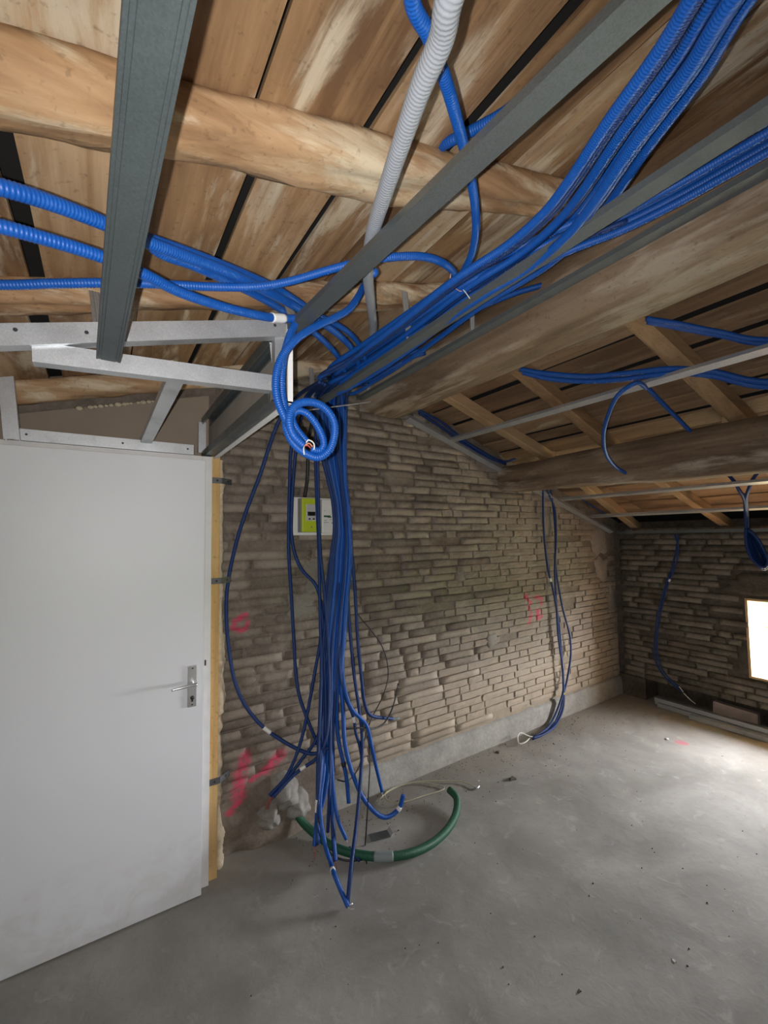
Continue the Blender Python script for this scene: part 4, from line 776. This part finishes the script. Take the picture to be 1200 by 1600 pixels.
# ------------------------------------------------------------------ steel profiles
def channel(name, label, a, b, w, h, up, mat='steel', group=None, screws=(), lip=0.006, grooves=()):
    """U profile from a to b, web facing away from up"""
    a, b, u = Vector(a), Vector(b), Vector(up); d = (b-a).normalized(); s = d.cross(u).normalized(); u = s.cross(d).normalized()
    prof = channel_profile(w, h, lip=lip)
    if grooves:
        gr = []
        for gx in sorted(grooves): gr += [(gx-0.003, 0), (gx-0.0012, 0.0022), (gx+0.0012, 0.0022), (gx+0.003, 0)]
        prof = prof[:1] + gr + prof[1:]
    c = (a+b)/2
    o = MB().prism(prof, a-c, b-c, s, u).build(name, M[mat]); o.location = c
    for t, off in screws:
        p = a.lerp(b, t) - c + s*off
        sc = MB(); k = 10; sc.v = [tuple(p - u*0.0015 + s*(0.0042*math.cos(6.283*i/k)) + d*(0.0042*math.sin(6.283*i/k))) for i in range(k)] + [tuple(p + u*0.001 + s*(0.005*math.cos(6.283*i/k)) + d*(0.005*math.sin(6.283*i/k))) for i in range(k)]
        sc.f = [tuple(range(k)), tuple(range(k, 2*k))[::-1]] + [(i, (i+1) % k, k+(i+1) % k, k+i) for i in range(k)]
        sc.build('screw', M['screw'], o)
    return tag(o, label, 'steel profile', group)
# frame of the box above the door (front frame at y 1.25, back track on the door head)
channel('steel_track', 'galvanised track screwed on top of the white door frame', (-0.32, 2.275, 2.089), (0.36, 2.275, 2.089), 0.048, 0.03, (0, 1, 0), screws=[(0.06, 0.002), (0.56, 0.002), (0.96, 0.002)])
channel('steel_rail', 'bright sloping upper rail of the frame above the door', (-0.62, 1.25, 1.995), (0.462, 1.25, 2.298), 0.050, 0.035, (0, 1, 0), screws=[(0.41, 0.01), (0.53, 0.0), (0.965, 0.008)])
channel('steel_rail', 'bright lower rail of the frame above the door, meeting the upper rail', (-0.15, 1.262, 2.090), (0.45, 1.262, 2.122), 0.048, 0.035, (0, 1, 0))
channel('steel_stud', 'dark narrow stud running from the door head track to the lower rail', (0.152, 2.42, 2.098), (0.166, 1.29, 2.112), 0.045, 0.03, (0, 0, 1), mat='steel')
channel('steel_stud', 'short leaning stud at the left end of the door head track', (-0.32, 2.24, 2.06), (-0.355, 2.24, 2.40), 0.05, 0.035, (0, 1, 0), mat='steel')
channel('steel_stud', 'wide grey stud crossing the ceiling towards the photographer', (-0.001, 1.215, 2.082), (0.0545, -0.35, 2.082), 0.049, 0.03, (0, 0, 1), mat='slate', grooves=(-0.0175, 0.0175))
channel('furring_rail', 'long grey furring rail from the door box corner to the top of the picture', (0.468, 1.21, 2.272), (0.575, -0.35, 2.296), 0.046, 0.018, (0, 0, 1), mat='darksteel', lip=0.010)
channel('furring_rail', 'furring rail carrying the thick bundle of blue cables', (1.0, 2.40, 2.398), (1.0, -0.5, 2.410), 0.046, 0.018, (0, 0, 1), mat='dull', lip=0.010)
channel('furring_rail', 'thin furring rail along the side of the ridge beam', (1.372, 2.40, 2.535), (1.386, -0.5, 2.555), 0.046, 0.018, (0, 0, 1), mat='dull', lip=0.010)
channel('furring_rail', 'white lit furring rail crossing under the far roof boards', (2.192, 2.44, 2.364), (2.192, -0.4, 2.364), 0.046, 0.018, (0.3, 0, 1), lip=0.010)
channel('furring_rail', 'bright far furring rail just beyond the lower beam', (3.49, 2.44, 1.96), (3.49, -0.4, 1.955), 0.046, 0.018, (0.3, 0, 1), lip=0.010)
channel('furring_rail', 'bright far furring rail closest to the rear wall top', (3.965, 2.44, 1.812), (3.955, -0.4, 1.812), 0.046, 0.018, (0.3, 0, 1), lip=0.010)
channel('steel_track', 'dusty track along the top of the rear brick wall', (XF-0.02, 2.50, 1.675), (XF-0.02, -0.4, 1.68), 0.03, 0.028, (0, 0, -1), mat='darksteel')
channel('steel_track', 'sloping track on the brick wall between the two beams', (1.80, wally(1.8)-0.03, 2.482), (2.76, wally(2.76)-0.03, 2.185), 0.048, 0.028, (0, 0.35, 1))
channel('steel_track', 'short sloping track on the brick wall beyond the lower beam', (3.02, wally(3)-0.03, 2.105), (4.45, wally(4.4)-0.03, 1.66), 0.048, 0.028, (0, 0.35, 1))
rod = tube_mesh('threaded_rod', [(0.86, 2.2, 2.335), (1.1, 2.2, 2.40), (1.335, 2.2, 2.465)], 0.0045, sides=8)
tag(link('threaded_rod', rod, M['steel']), 'thin steel rod crossing the cables at the top of the brick wall', 'rod')

def hanger(label, x, y, ztop, zbot, dx=0.0, dy=0.0, w=0.03):
    """slotted ceiling strap: a strip with three folded grooves, foot hooked into the rail"""
    g = MB(); prof = [(-w/2, 0), (-w*0.3, 0), (-w*0.22, 0.003), (-w*0.14, 0), (-w*0.04, 0), (0, 0.003), (w*0.04, 0), (w*0.14, 0), (w*0.22, 0.003), (w*0.3, 0), (w/2, 0), (w/2, 0.0012), (w*0.3, 0.0012), (w*0.22, 0.0042), (w*0.14, 0.0012), (w*0.04, 0.0012), (0, 0.0042), (-w*0.04, 0.0012), (-w*0.14, 0.0012), (-w*0.22, 0.0042), (-w*0.3, 0.0012), (-w/2, 0.0012)]
    g.prism(prof, (0, 0, 0), (dx, dy, zbot-ztop), (1, 0, 0), (0, -1, 0))
    g.box(-w*0.6+dx, w*0.6+dx, dy-0.004, dy+0.001, zbot-ztop-0.002, zbot-ztop+0.012)
    o = g.build('rail_hanger', M['steel']); o.location = (x, y, ztop); return tag(o, label, 'hanger')
hanger('grooved strap from the orange-brown log down beside the wide stud', -0.035, 1.40, 2.335, 2.155, 0.02, -0.12)
hanger('grooved strap on the orange-brown log above the end of the long grey rail', 0.50, 1.395, 2.50, 2.29, -0.02, -0.17)
hanger('grooved strap from the orange-brown log to the cable-carrying rail', 1.0, 1.375, 2.64, 2.41, 0.0, -0.03)
hanger('grooved strap from the orange-brown log to the rail at the ridge beam', 1.375, 1.375, 2.735, 2.553)
hanger('grooved strap from the wall-side log to the cable-carrying rail', 0.985, 2.285, 2.63, 2.414, 0.01, -0.02)
hanger('grooved strap from the wall-side log to the rail at the ridge beam', 1.372, 2.285, 2.735, 2.55)
hanger('grooved strap at the corner of the frame above the door', 0.437, 1.30, 2.262, 2.15, 0.02, 0.02, 0.032)

# plasterboard of the box
g = MB(); g.v = [(0.462, 1.25, 2.066), (0.462, 2.45, 2.066), (0.462, 2.45, 2.31), (0.462, 1.25, 2.31), (0.475, 1.25, 2.066), (0.475, 2.45, 2.066), (0.475, 2.45, 2.31), (0.475, 1.25, 2.31)]
g.f = [(0, 1, 2, 3), (4, 7, 6, 5), (0, 3, 7, 4), (1, 5, 6, 2), (0, 4, 5, 1), (3, 2, 6, 7)]
bp = g.build('plasterboard_panel', M['board_grey']); tag(bp, 'grey-brown plasterboard side of the box above the door', 'plasterboard')
MB().box(0.4605, 0.4765, 1.244, 1.252, 2.06, 2.312).box(0.4605, 0.4765, 1.244, 2.40, 2.058, 2.066).build('cut_edge', M['board_edge'], bp)
channel('steel_track', 'dark track along the foot of the plasterboard side of the door box', (0.438, 2.40, 2.07), (0.438, 1.29, 2.07), 0.045, 0.035, (0, 0, 1), mat='darksteel')
channel('steel_track', 'dark track along the top of the plasterboard side of the door box', (0.438, 2.40, 2.285), (0.438, 1.29, 2.285), 0.045, 0.035, (0, 0, -1), mat='darksteel')
channel('steel_stud', 'upright bright stud at the rear of the door box', (0.418, 2.385, 2.10), (0.418, 2.385, 2.26), 0.036, 0.03, (0, 1, 0))
channel('steel_stud', 'upright bright stud at the front corner of the door box', (0.443, 1.262, 2.09), (0.443, 1.262, 2.27), 0.034, 0.03, (0, 1, 0))
gp = MB(); yb = 2.445
gp.prism([(-0.55, 2.07), (0.46, 2.07), (0.46, 2.425), (-0.17, 2.256), (-0.55, 2.15)], (0, yb, 0), (0, yb+0.013, 0), (1, 0, 0), (0, 0, 1))
pb = gp.build('plasterboard_panel', M['board']); tag(pb, 'brown back of a plasterboard sheet above the door head', 'plasterboard')
g = MB(); fr = random.Random(2)
for k in range(16):
    x = -0.12 + 0.34*k/15 + fr.uniform(-0.01, 0.01); z = 2.256 + (x+0.17)*0.268 - 0.003; s = fr.uniform(0.006, 0.014)
    vs = [(x+s*1.4*math.sin(math.pi*i/4)*math.cos(6.283*j/6), yb-0.004+0.6*s*math.sin(math.pi*i/4)*math.sin(6.283*j/6), z+s*0.8*math.cos(math.pi*i/4)) for i in range(5) for j in range(6)]
    g.add(vs, [(i*6+j, i*6+(j+1) % 6, (i+1)*6+(j+1) % 6, (i+1)*6+j) for i in range(4) for j in range(6)])
o = g.build('foam_crumbs', M['foam'], pb, smooth=True); o['kind'] = 'stuff'

# ------------------------------------------------------------------ door
dr = thing('door_1', 'closed white flush door with a lever handle in a white frame', 'door', (0, 2.24, 0), kind='structure')
def dbox(nm, mat, x0, x1, y0, y1, z0, z1, par=dr, bevel=0.0015): return box(nm, M[mat], x0, x1, y0-2.24, y1-2.24, z0, z1, par, bevel)
dbox('leaf', 'door', -0.425, 0.409, 2.24, 2.28, 0.004, 2.036)
dbox('frame_jamb', 'frame', 0.401, 0.449, 2.285, 2.345, 0.0, 2.064)
dbox('frame_jamb', 'frame', -0.47, -0.418, 2.285, 2.345, 0.0, 2.064)
dbox('frame_head', 'frame', -0.418, 0.401, 2.285, 2.345, 2.022, 2.064)
dbox('frame_batten', 'batten', 0.449, 0.492, 2.31, 2.42, 0.0, 2.075)
dbox('strike_plate', 'screw', 0.421, 0.428, 2.281, 2.286, 1.035, 1.062)
hp = dbox('handle_plate', 'chrome', 0.338, 0.380, 2.231, 2.24, 0.868, 1.058, bevel=0.004)
g = MB(); seqp = [(0.364, 2.233, 0.980), (0.364, 2.205, 0.980), (0.362, 2.192, 0.980)]
link('spindle', tube_mesh('spindle', [(x, y-2.24, z) for x, y, z in seqp], 0.009, step=0.005, sides=12), M['chrome'], hp)
link('lever', tube_mesh('lever', [(x, y-2.24, z) for x, y, z in [(0.372, 2.19, 0.981), (0.34, 2.188, 0.981), (0.30, 2.187, 0.978), (0.265, 2.19, 0.974)]], 0.008, step=0.006, sides=12, taper=lambda t: 1.05-0.35*t), M['chrome'], hp)
cyl = tube_mesh('key_cylinder', [(0.359, 2.233-2.24, 0.912), (0.359, 2.226-2.24, 0.912)], 0.009, step=0.004, sides=14); link('key_cylinder', cyl, M['screw'], hp)
dbox('cylinder_foot', 'screw', 0.3545, 0.3635, 2.228, 2.232, 0.893, 0.912, hp, 0.001)
for z in (1.046, 0.880): link('screw', tube_mesh('screw', [(0.359, 2.232-2.24, z), (0.359, 2.2295-2.24, z)], 0.0035, step=0.002, sides=10), M['screw'], hp)
# squeezed-out foam along the wall side
g = MB(); n = 150; k = 9
for i in range(n+1):
    z = 0.0 + 2.07*i/n; s = 1 + 0.55*nz(z*9, 2.0) + 0.35*nz(z*27, 5.0); s *= (1.35 if 0.75 < z < 1.15 or z < 0.16 else 0.9)
    for j in range(k):
        a = math.pi*0.9 + math.pi*1.3*j/(k-1)
        g.v.append((0.512 + 0.024*s*math.cos(a)*(1+0.25*nz(z*40, j, 1)), 2.425-2.24 + 0.05*s*math.sin(a), z))
for i in range(n):
    for j in range(k-1): a = i*k+j; g.f.append((a, a+1, a+k+1, a+k))
g.build('foam_joint', M['foam'], dr, smooth=True)
for z in (1.948, 1.439, 0.461):
    q0, q1, q2 = Vector((0.453, 2.3075-2.24, z)), Vector((0.500, 2.3085-2.24, z)), Vector((0.556, 2.352-2.24, z))
    pr = [(-0.015, 0), (0.015, 0), (0.015, 0.003), (-0.015, 0.003)]
    br = MB().prism(pr, q0, q1, (0, 0, 1), (0, -1, 0)).prism(pr, q1, q2, (0, 0, 1), (0.6, -0.8, 0)).build('fixing_bracket', M['bracket'], dr)
    for p, nrm in ((Vector((0.478, 2.305-2.24, z)), Vector((0, -1, 0))), (q1.lerp(q2, 0.6) + Vector((0.6, -0.8, 0))*0.003, Vector((0.6, -0.8, 0)))):
        link('bracket_hole', tube_mesh('bracket_hole', [p, p+nrm*0.0009], 0.0055, step=0.001, sides=10), M['screw'], br)

# ------------------------------------------------------------------ meter and breaker on their board
mb_ = thing('mounting_board', 'white board on the brick wall behind the lime green meter', 'board', (0.927, 2.43, 1.665))
box('board_panel', M['white'], 0, 0.255, -0.008, 0.05, 0, 0.226, mb_, 0.003)
mt = thing('electricity_meter', 'lime green electricity meter with small grey display', 'meter', (0.955, 2.42, 1.682))
box('casing', M['greyplastic'], 0.0, 0.118, -0.045, 0.004, 0.0, 0.20, mt, 0.004)
fc = box('front_cover', M['lime'], 0.003, 0.117, -0.062, -0.040, 0.001, 0.199, mt, 0.004)
bz = box('display_bezel', M['bezel'], 0.026, 0.090, -0.067, -0.060, 0.066, 0.164, mt, 0.006)
box('display', M['lcd'], 0.034, 0.083, -0.0685, -0.066, 0.096, 0.120, bz, 0.001)
for x in (0.040, 0.066): box('button', M['lcd'], x, x+0.013, -0.0690, -0.066, 0.073, 0.082, bz, 0.002)
link('seal_screw', tube_mesh('seal_screw', [(0.06, -0.061, 0.030), (0.06, -0.0635, 0.030)], 0.005, step=0.002, sides=10), M['greyplastic'], mt)
bk = thing('circuit_breaker', 'slim white breaker box with a green switch beside the meter', 'breaker', (1.096, 2.424, 1.675))
box('casing', M['white'], 0.0, 0.075, -0.04, 0.0, 0.0, 0.205, bk, 0.005)
box('switch', M['greenprint'], 0.010, 0.052, -0.047, -0.039, 0.098, 0.108, bk, 0.002)
box('switch_lever', M['greenprint'], 0.034, 0.056, -0.052, -0.039, 0.094, 0.102, bk, 0.002)
for x0, x1, z0 in ((0.010, 0.042, 0.064), (0.012, 0.03, 0.076), (0.048, 0.064, 0.082), (0.012, 0.022, 0.135)): box('printed_line', M['paleprint'], x0, x1, -0.0408, -0.039, z0, z0+0.004, bk)
box('test_button', M['greenprint'], 0.062, 0.069, -0.0425, -0.039, 0.060, 0.066, bk, 0.001)

# ------------------------------------------------------------------ cables
BLUE, FINE, DK = M['blue'], M['bluefine'], M['blueshade']
W_, R_, C_ = M['whitewire'], M['redwire'], M['wire']
NEAR = dict(ribs=0.0014, pitch=0.0062, sides=12)
MID = dict(ribs=0.0010, pitch=0.0052, sides=10)
def tp(t, ln=0.035, m='tape', nm='white_tape'): return (t, ln, M[m], nm)
cable('c1a', 'corrugated_conduit', 'thick bright blue conduit entering highest at the left edge and dropping to the cable bundle', 'cable', 0.0125, FINE, **NEAR)
cable('c1b', 'corrugated_conduit', 'blue conduit appearing from behind the wide stud, lower edge of the slanting group', 'cable', 0.0115, FINE, **NEAR)
cable('c1c', 'corrugated_conduit', 'blue conduit between its two slanting neighbours right of the wide stud', 'cable', 0.011, FINE, **NEAR)
cable('c2', 'corrugated_conduit', 'blue conduit slanting to a white tape above the steel frame corner', 'cable', 0.0115, FINE, tapes=[tp(0.83, 0.055)], **NEAR)
cable('c3', 'corrugated_conduit', 'blue conduit running level along the orange-brown log', 'cable', 0.0105, FINE, ends=[(1, W_, [(0.0, -0.03, -0.03), (0.02, -0.04, -0.06)])], **NEAR)
cable('gray', 'corrugated_conduit', 'light grey conduit hanging across the ceiling from the top of the picture', 'cable', 0.0155, M['gray'], ribs=0.0009, pitch=0.0075, sides=14)
cable('b4', 'corrugated_conduit', 'blue conduit dropping from the ceiling behind the long grey rail', 'cable', 0.0105, FINE, **NEAR)
cable('b5', 'corrugated_conduit', 'short blue conduit coming out of a dark gap between the roof boards', 'cable', 0.0125, FINE, **NEAR)
top = [('m01', 'leftmost blue conduit of the steep top bundle, taped at its lower end'), ('m02', 'second blue conduit of the steep bundle at the top of the picture'),
       ('m03', 'blue conduit of the steep bundle, its end lying on the floor nearest the camera'), ('m04', 'blue conduit curling up like a hook above the floor, white band near its end')]
for k, l in top:
    tapes = {'m01': [tp(0.965, 0.05)], 'm02': [], 'm03': [tp(0.965, 0.03)], 'm04': [tp(0.985, 0.022)]}[k]
    ends = {'m01': [(1, R_, [(0.0, -0.01, -0.03), (-0.004, -0.01, -0.06)])], 'm03': [(1, W_, [(0.0, -0.02, 0.004), (0.01, -0.035, 0.01)])]}.get(k, [])
    cable(k, 'corrugated_conduit', l, 'cable', {'m04': 0.0125}.get(k, 0.011), FINE, tapes=tapes, ends=ends, **MID)
for k, l, r_ in (('x1', 'lower outer conduit of the steep bundle, hidden in the hanging bundle below', 0.012), ('x2', 'rightmost conduit of the steep bundle against the ridge boards', 0.011), ('x3', 'conduit lying behind the steep bundle, nearest the roof boards', 0.012),
             ('x4', 'topmost conduit of the bundle at the right edge of the picture', 0.011), ('x5', 'lowest conduit of the bundle at the right edge of the picture', 0.011)):
    cable(k, 'corrugated_conduit', l, 'cable', r_, FINE, **MID)
cable('m05', 'corrugated_conduit', 'blue conduit from the right edge, ending on the floor at the pale cable loop', 'cable', 0.011, FINE, ends=[(1, M['yellow'], [(0.01, -0.02, 0.012), (0.03, -0.03, 0.004)]), (1, W_, [(-0.02, -0.03, 0.01), (-0.03, -0.06, 0.003)])], **MID)
cable('m06', 'corrugated_conduit', 'lower blue conduit of the pair at the right edge above the ridge rail', 'cable', 0.011, FINE, ends=[(1, R_, [(0.004, -0.01, -0.03), (0.0, -0.01, -0.05)])], **MID)
cable('m07', 'corrugated_conduit', 'blue conduit of the right edge pair ending in a short curved tail above the floor', 'cable', 0.010, FINE, ends=[(1, W_, [(0.004, -0.008, -0.014)])], **MID)
cable('m08', 'corrugated_conduit', 'blue conduit under the ridge beam rail, longest of the three short ones', 'cable', 0.011, BLUE, tapes=[tp(0.95, 0.02, 'black', 'black_tape')])
cable('m09', 'corrugated_conduit', 'short blue conduit beside the wall end of the ridge beam, upper one', 'cable', 0.010, BLUE)
cable('m10', 'corrugated_conduit', 'short blue conduit beside the wall end of the ridge beam, lower one', 'cable', 0.010, BLUE)
cable('m11', 'corrugated_conduit', 'blue conduit on the right of the bundle ending in a grey tip at the wall', 'cable', 0.010, DK, tapes=[], ends=[(1, M['tip'], [(0.03, -0.005, -0.004), (0.045, -0.005, -0.006)], 0.008)])
cable('m12', 'corrugated_conduit', 'blue conduit right of the bundle reaching the floor in a steel clip', 'cable', 0.0095, DK, ends=[(1, M['steel'], [(0.004, -0.015, 0.006), (0.014, -0.02, 0.004)], 0.006)])
cable('m13', 'corrugated_conduit', 'blue conduit crossing the bundle with a white tape at knee height', 'cable', 0.009, DK, tapes=[tp(0.90, 0.035)])
for k, l, tps in (('m14', 'outer left blue conduit of the hanging bundle passing the green meter', [tp(0.985, 0.03)]), ('m15', 'blue conduit fanning left from the bundle, lowest of the three fan ends', [tp(0.93, 0.03)]),
               ('m16', 'blue conduit fanning left from the bundle, uppermost of the three fan ends', []), ('m17', 'blue conduit fanning left from the bundle, between the two other fan ends', [])):
    cable(k, 'corrugated_conduit', l, 'cable', 0.0088, DK, tapes=tps, ends=([(1, R_, [(-0.02, -0.004, -0.02), (-0.03, 0.0, -0.05)])] if k in ('m15', 'm17') else []))
cable('m18', 'corrugated_conduit', 'blue conduit in the middle of the hanging bundle with a free low end', 'cable', 0.0088, DK)
# the rest of the hanging bundle: sheaths that nothing tells apart
base = PATHS['m18']
fr = random.Random(8)
for k in range(9):
    off = (k-2)*0.004; dep = fr.uniform(-0.025, 0.02); ph = fr.uniform(0, 6.28); cut = fr.choice([0, 0, 1, 1, 2])
    src = PATHS[('m01', 'm06', 'm02')[k % 3]]
    src = [p for p in src if p[2] < 2.56][(0):]
    pts = []
    n = len(src)-cut
    for i, p in enumerate(src[:n]):
        f = i/(n-1); s = math.sin(math.pi*min(1, f*1.1))
        pts.append((p[0] + (off - ((-0.9, 0.4, -0.7)[k % 3])*0.022*0 )*s*0.9 + 0.008*math.sin(ph+f*7), p[1] + dep*s + 0.006*math.cos(ph+f*5), p[2]))
    cable(pts, 'corrugated_conduit', 'blue conduit packed inside the hanging bundle', 'cable', 0.0085, DK, group='conduits inside the hanging bundle')
cable('v1', 'corrugated_conduit', 'single blue conduit bowing far left over the wall, taped white near its end', 'cable', 0.0095, DK, tapes=[tp(0.86, 0.045)])
cable('v2', 'corrugated_conduit', 'blue conduit hanging straight just left of the meter and curving in low', 'cable', 0.009, DK)
cable('v3', 'corrugated_conduit', 'blue conduit crossing below the meter into the bundle', 'cable', 0.009, DK)
cable('coilA', 'corrugated_conduit', 'bright blue conduit looping from the long rail, its cut end showing wires', 'cable', 0.0115, FINE, ends=[(1, W_, [(0.012, -0.008, 0.012), (0.03, -0.008, 0.004), (0.03, -0.008, -0.014)], 0.002), (1, C_, [(0.016, -0.006, 0.004), (0.026, -0.006, -0.006)], 0.002), (1, R_, [(0.012, -0.004, -0.002), (0.022, -0.004, -0.01)], 0.002), (1, W_, [(0.0, -0.006, -0.014), (0.002, -0.006, -0.03)], 0.0018)], **NEAR)
cable('coilB', 'corrugated_conduit', 'bright blue conduit wound in the larger loop beside the door box corner', 'cable', 0.0115, FINE, **NEAR)
cable('coilC', 'corrugated_conduit', 'bright blue conduit wound in the smaller inner loop beside the door box corner', 'cable', 0.0105, FINE, **NEAR)
cable('metercable', 'supply_cable', 'thick black cable entering the top of the green meter', 'cable', 0.011, M['black'])
cable('blk1', 'power_cable', 'thin black cable bowing out right of the hanging bundle', 'cable', 0.0035, M['black'], sides=8)
cable('blk2', 'power_cable', 'short stiff black cable curling up right of the bundle', 'cable', 0.0045, M['black'], sides=8)
cable('blk3', 'power_cable', 'thin black cable falling straight to the green hose', 'cable', 0.0035, M['black'], sides=8)
cable('blk4', 'power_cable', 'thin black cable bent along the floor below the taped conduits', 'cable', 0.005, M['black'], sides=8)
cable('smallblue', 'cable_offcut', 'short blue offcut lying on the green hose', 'cable', 0.008, DK)
cable('hose', 'garden_hose', 'dark green hose curving across the floor out of the wall foot', 'hose', 0.021, M['hose'], sides=16, tapes=[tp(0.46, 0.10, 'tip', 'grey_sleeve')])
cable('coax', 'thin_cable', 'pale thin cable looped on the floor beside the green hose', 'cable', 0.0035, M['coax'], sides=8, ends=[(0, M['steel'], [(0.02, 0.0, 0.0), (0.03, 0.0, 0.0)], 0.006)])
for k, l in (('r1', 'lower left blue conduit of the sagging pair under the far roof boards'), ('r1b', 'second blue conduit of the sagging pair, nearer the floor'), ('r2', 'upper blue conduit of the short pair emerging from the ridge beam'), ('r2b', 'lower blue conduit of the short pair emerging from the ridge beam'),
             ('r3', 'blue conduit hanging in an open loop before the lower beam'), ('r4', 'short blue conduit from the white lit rail to the lower beam'), ('w1', 'blue conduit lying on the sloping track at the brick wall, upper one'), ('w2', 'blue conduit lying on the sloping track at the brick wall, lower one'), ('w3', 'blue conduit on the short sloping track near the wall corner')):
    cable(k, 'corrugated_conduit', l, 'cable', 0.013 if k in ('r1', 'r1b') else 0.011, BLUE if k[0] == 'r' else DK)
cable('h1', 'corrugated_conduit', 'left one of three blue conduits hanging down the brick wall near the corner', 'cable', 0.009, DK, tapes=[tp(0.36, 0.03, 'tape', 'pale_tape')])
cable('h2', 'corrugated_conduit', 'middle one of three blue conduits hanging down the brick wall near the corner', 'cable', 0.009, DK, tapes=[tp(0.74, 0.02, 'yellow', 'yellow_tie')])
cable('h3', 'corrugated_conduit', 'one of three blue conduits near the corner, bowing out to the right', 'cable', 0.0085, DK)
cable('hloop', 'wire_loop', 'white wire loop on the floor at the end of the corner cables', 'wire', 0.0045, M['whitewire'], sides=8)
cable('f1', 'corrugated_conduit', 'left one of two blue conduits hanging on the rear wall', 'cable', 0.0075, DK, ends=[(1, W_, [(-0.01, -0.05, -0.035), (-0.02, -0.10, -0.06)], 0.004)])
cable('f2', 'corrugated_conduit', 'right one of two blue conduits hanging on the rear wall, white tape high up', 'cable', 0.0075, DK, tapes=[tp(0.30, 0.03)], ends=[(1, W_, [(-0.02, -0.04, -0.03)], 0.004)])
cable('k1', 'corrugated_conduit', 'left conduit feeding the hanging blue coil below the far rails', 'cable', 0.011, DK)
cable('k2', 'corrugated_conduit', 'right conduit feeding the hanging blue coil below the far rails', 'cable', 0.011, DK)
cable('kcoil', 'cable_coil', 'coil of blue conduit hanging by the rear wall above the window', 'cable', 0.010, DK)
cable('copper', 'copper_wire', 'bare copper-coloured wire stub hanging from the boards at top right', 'wire', 0.003, M['wire'], sides=8)
cable('wirepink', 'thin_wire', 'thin pale pink wire looping over the blue bundle', 'wire', 0.0016, simple('pink_wire', (0.65, 0.38, 0.36), 0.5), sides=6)

# ------------------------------------------------------------------ floor things
def studs_on_floor():
    for i, (x, z, y0, y1, l, mt_) in enumerate([(4.415, 0.0, 1.86, 0.3, 'galvanised profile lying on the floor, front one of the stack by the window', 'steel'), (4.475, 0.0, 2.15, 0.3, 'galvanised profile lying on the floor, second one of the stack', 'steel'),
                                          (4.535, 0.0, 2.20, 0.3, 'galvanised profile lying on the floor, against the recess of the rear wall', 'steel'), (4.49, 0.040, 2.18, 0.25, 'galvanised profile lying on top of the stack by the window', 'steel')]):
        channel('steel_stud', l, (x, y0, z+0.036), (x+0.005, y1, z+0.036), 0.048, 0.035, (0, 0, -1), mat=mt_)
studs_on_floor()
ob = MB().box(-0.035, 0.035, -0.16, 0.16, 0, 0.085).build('loose_block', M['block'], bevel=0.006); ob.location = (4.70, 1.62, 0.045); ob.rotation_euler = (0.05, 0, 0.04)
ob.location.z = 0.0; ob.scale.z = 1.35
tag(ob, 'pale terracotta block in the dark recess under the rear wall', 'block')
def flake(name, label, cat, x, y, sx, sy, h, mat, seed, rot=0.0):
    r = random.Random(seed); n = 7; g = MB()
    for z, s in ((0, 1.0), (h*0.7, 0.92), (h, 0.6)):
        for i in range(n):
            a = 6.283*i/n; e = 1+0.35*math.sin(seed*3+i*2.3); g.v.append((sx*s*e*math.cos(a), sy*s*e*math.sin(a), z))
    for k in range(2):
        for i in range(n): a = k*n+i; b = k*n+(i+1) % n; g.f.append((a, b, b+n, a+n))
    g.f += [tuple(range(n))[::-1], tuple(2*n+i for i in range(n))]
    o = g.build(name, mat); o.location = (x, y, floor_h(x, y)-0.004); o.rotation_euler[2] = rot
    return tag(o, label, cat) if label else o
sc = thing('metal_scrap', 'thin folded steel offcut on the floor inside the green hose', 'scrap', (1.31, 2.12, 0.0))
MB().box(-0.055, 0.055, -0.03, 0.03, 0.0, 0.002).build('sheet', M['darksteel'], sc)
MB().prism([(-0.03, 0), (0.03, 0), (0.03, 0.002), (-0.03, 0.002)], (0.055, 0, 0.0), (0.07, 0, 0.02), (0, 1, 0), (-0.8, 0, 0.6)).build('folded_edge', M['steel'], sc)
sc.rotation_euler[2] = -0.25
flake('mortar_crumb', 'small pale mortar crumb near the stack of profiles', 'crumb', 3.82, 1.78, 0.022, 0.014, 0.012, M['chip'], 1)
flake('brick_crumb', 'dark brick crumb on the floor beside the coax end', 'crumb', 2.353, 2.09, 0.026, 0.02, 0.016, M['debris'], 2)
flake('brick_crumb', 'dark brick crumb at the cement skirt of the brick wall', 'crumb', 2.55, 2.40, 0.02, 0.014, 0.012, M['debris'], 3)
flake('white_chip', 'white chip on the bare floor low in the picture', 'crumb', 1.883, 0.894, 0.006, 0.010, 0.004, M['chip'], 4)
flake('white_chip', 'white chip on the floor beside the pale cable end', 'crumb', 2.15, 2.20, 0.008, 0.006, 0.005, M['chip'], 5)
flake('dark_chip', 'dark chip alone on the floor left of the white chip', 'crumb', 1.478, 1.029, 0.009, 0.006, 0.005, M['debris'], 6)
g = MB(); dg = random.Random(77)
for k in range(760):
    if k < 620: x = dg.uniform(0.9, 4.3); y = wally(x) - 0.035 - abs(dg.gauss(0, 0.2))
    else: x = dg.uniform(0.4, 4.2); y = dg.uniform(0.2, 2.3)
    s = dg.uniform(0.002, 0.006)*(1.5 if k % 23 == 0 else 1); zz = floor_h(x, y)-0.004; a = dg.uniform(0, 3)
    vs = [(x+s*math.cos(a+2.1*i)*(1 if i < 3 else .5), y+s*math.sin(a+2.1*i), zz+(0 if i < 3 else s)) for i in range(3)] + [(x, y, zz+s*1.1)]
    g.add(vs, [(0, 1, 3), (1, 2, 3), (2, 0, 3)])
tag(g.build('floor_debris', M['debris']), 'scattered brick dust and crumbs on the concrete floor', 'debris', kind='stuff')
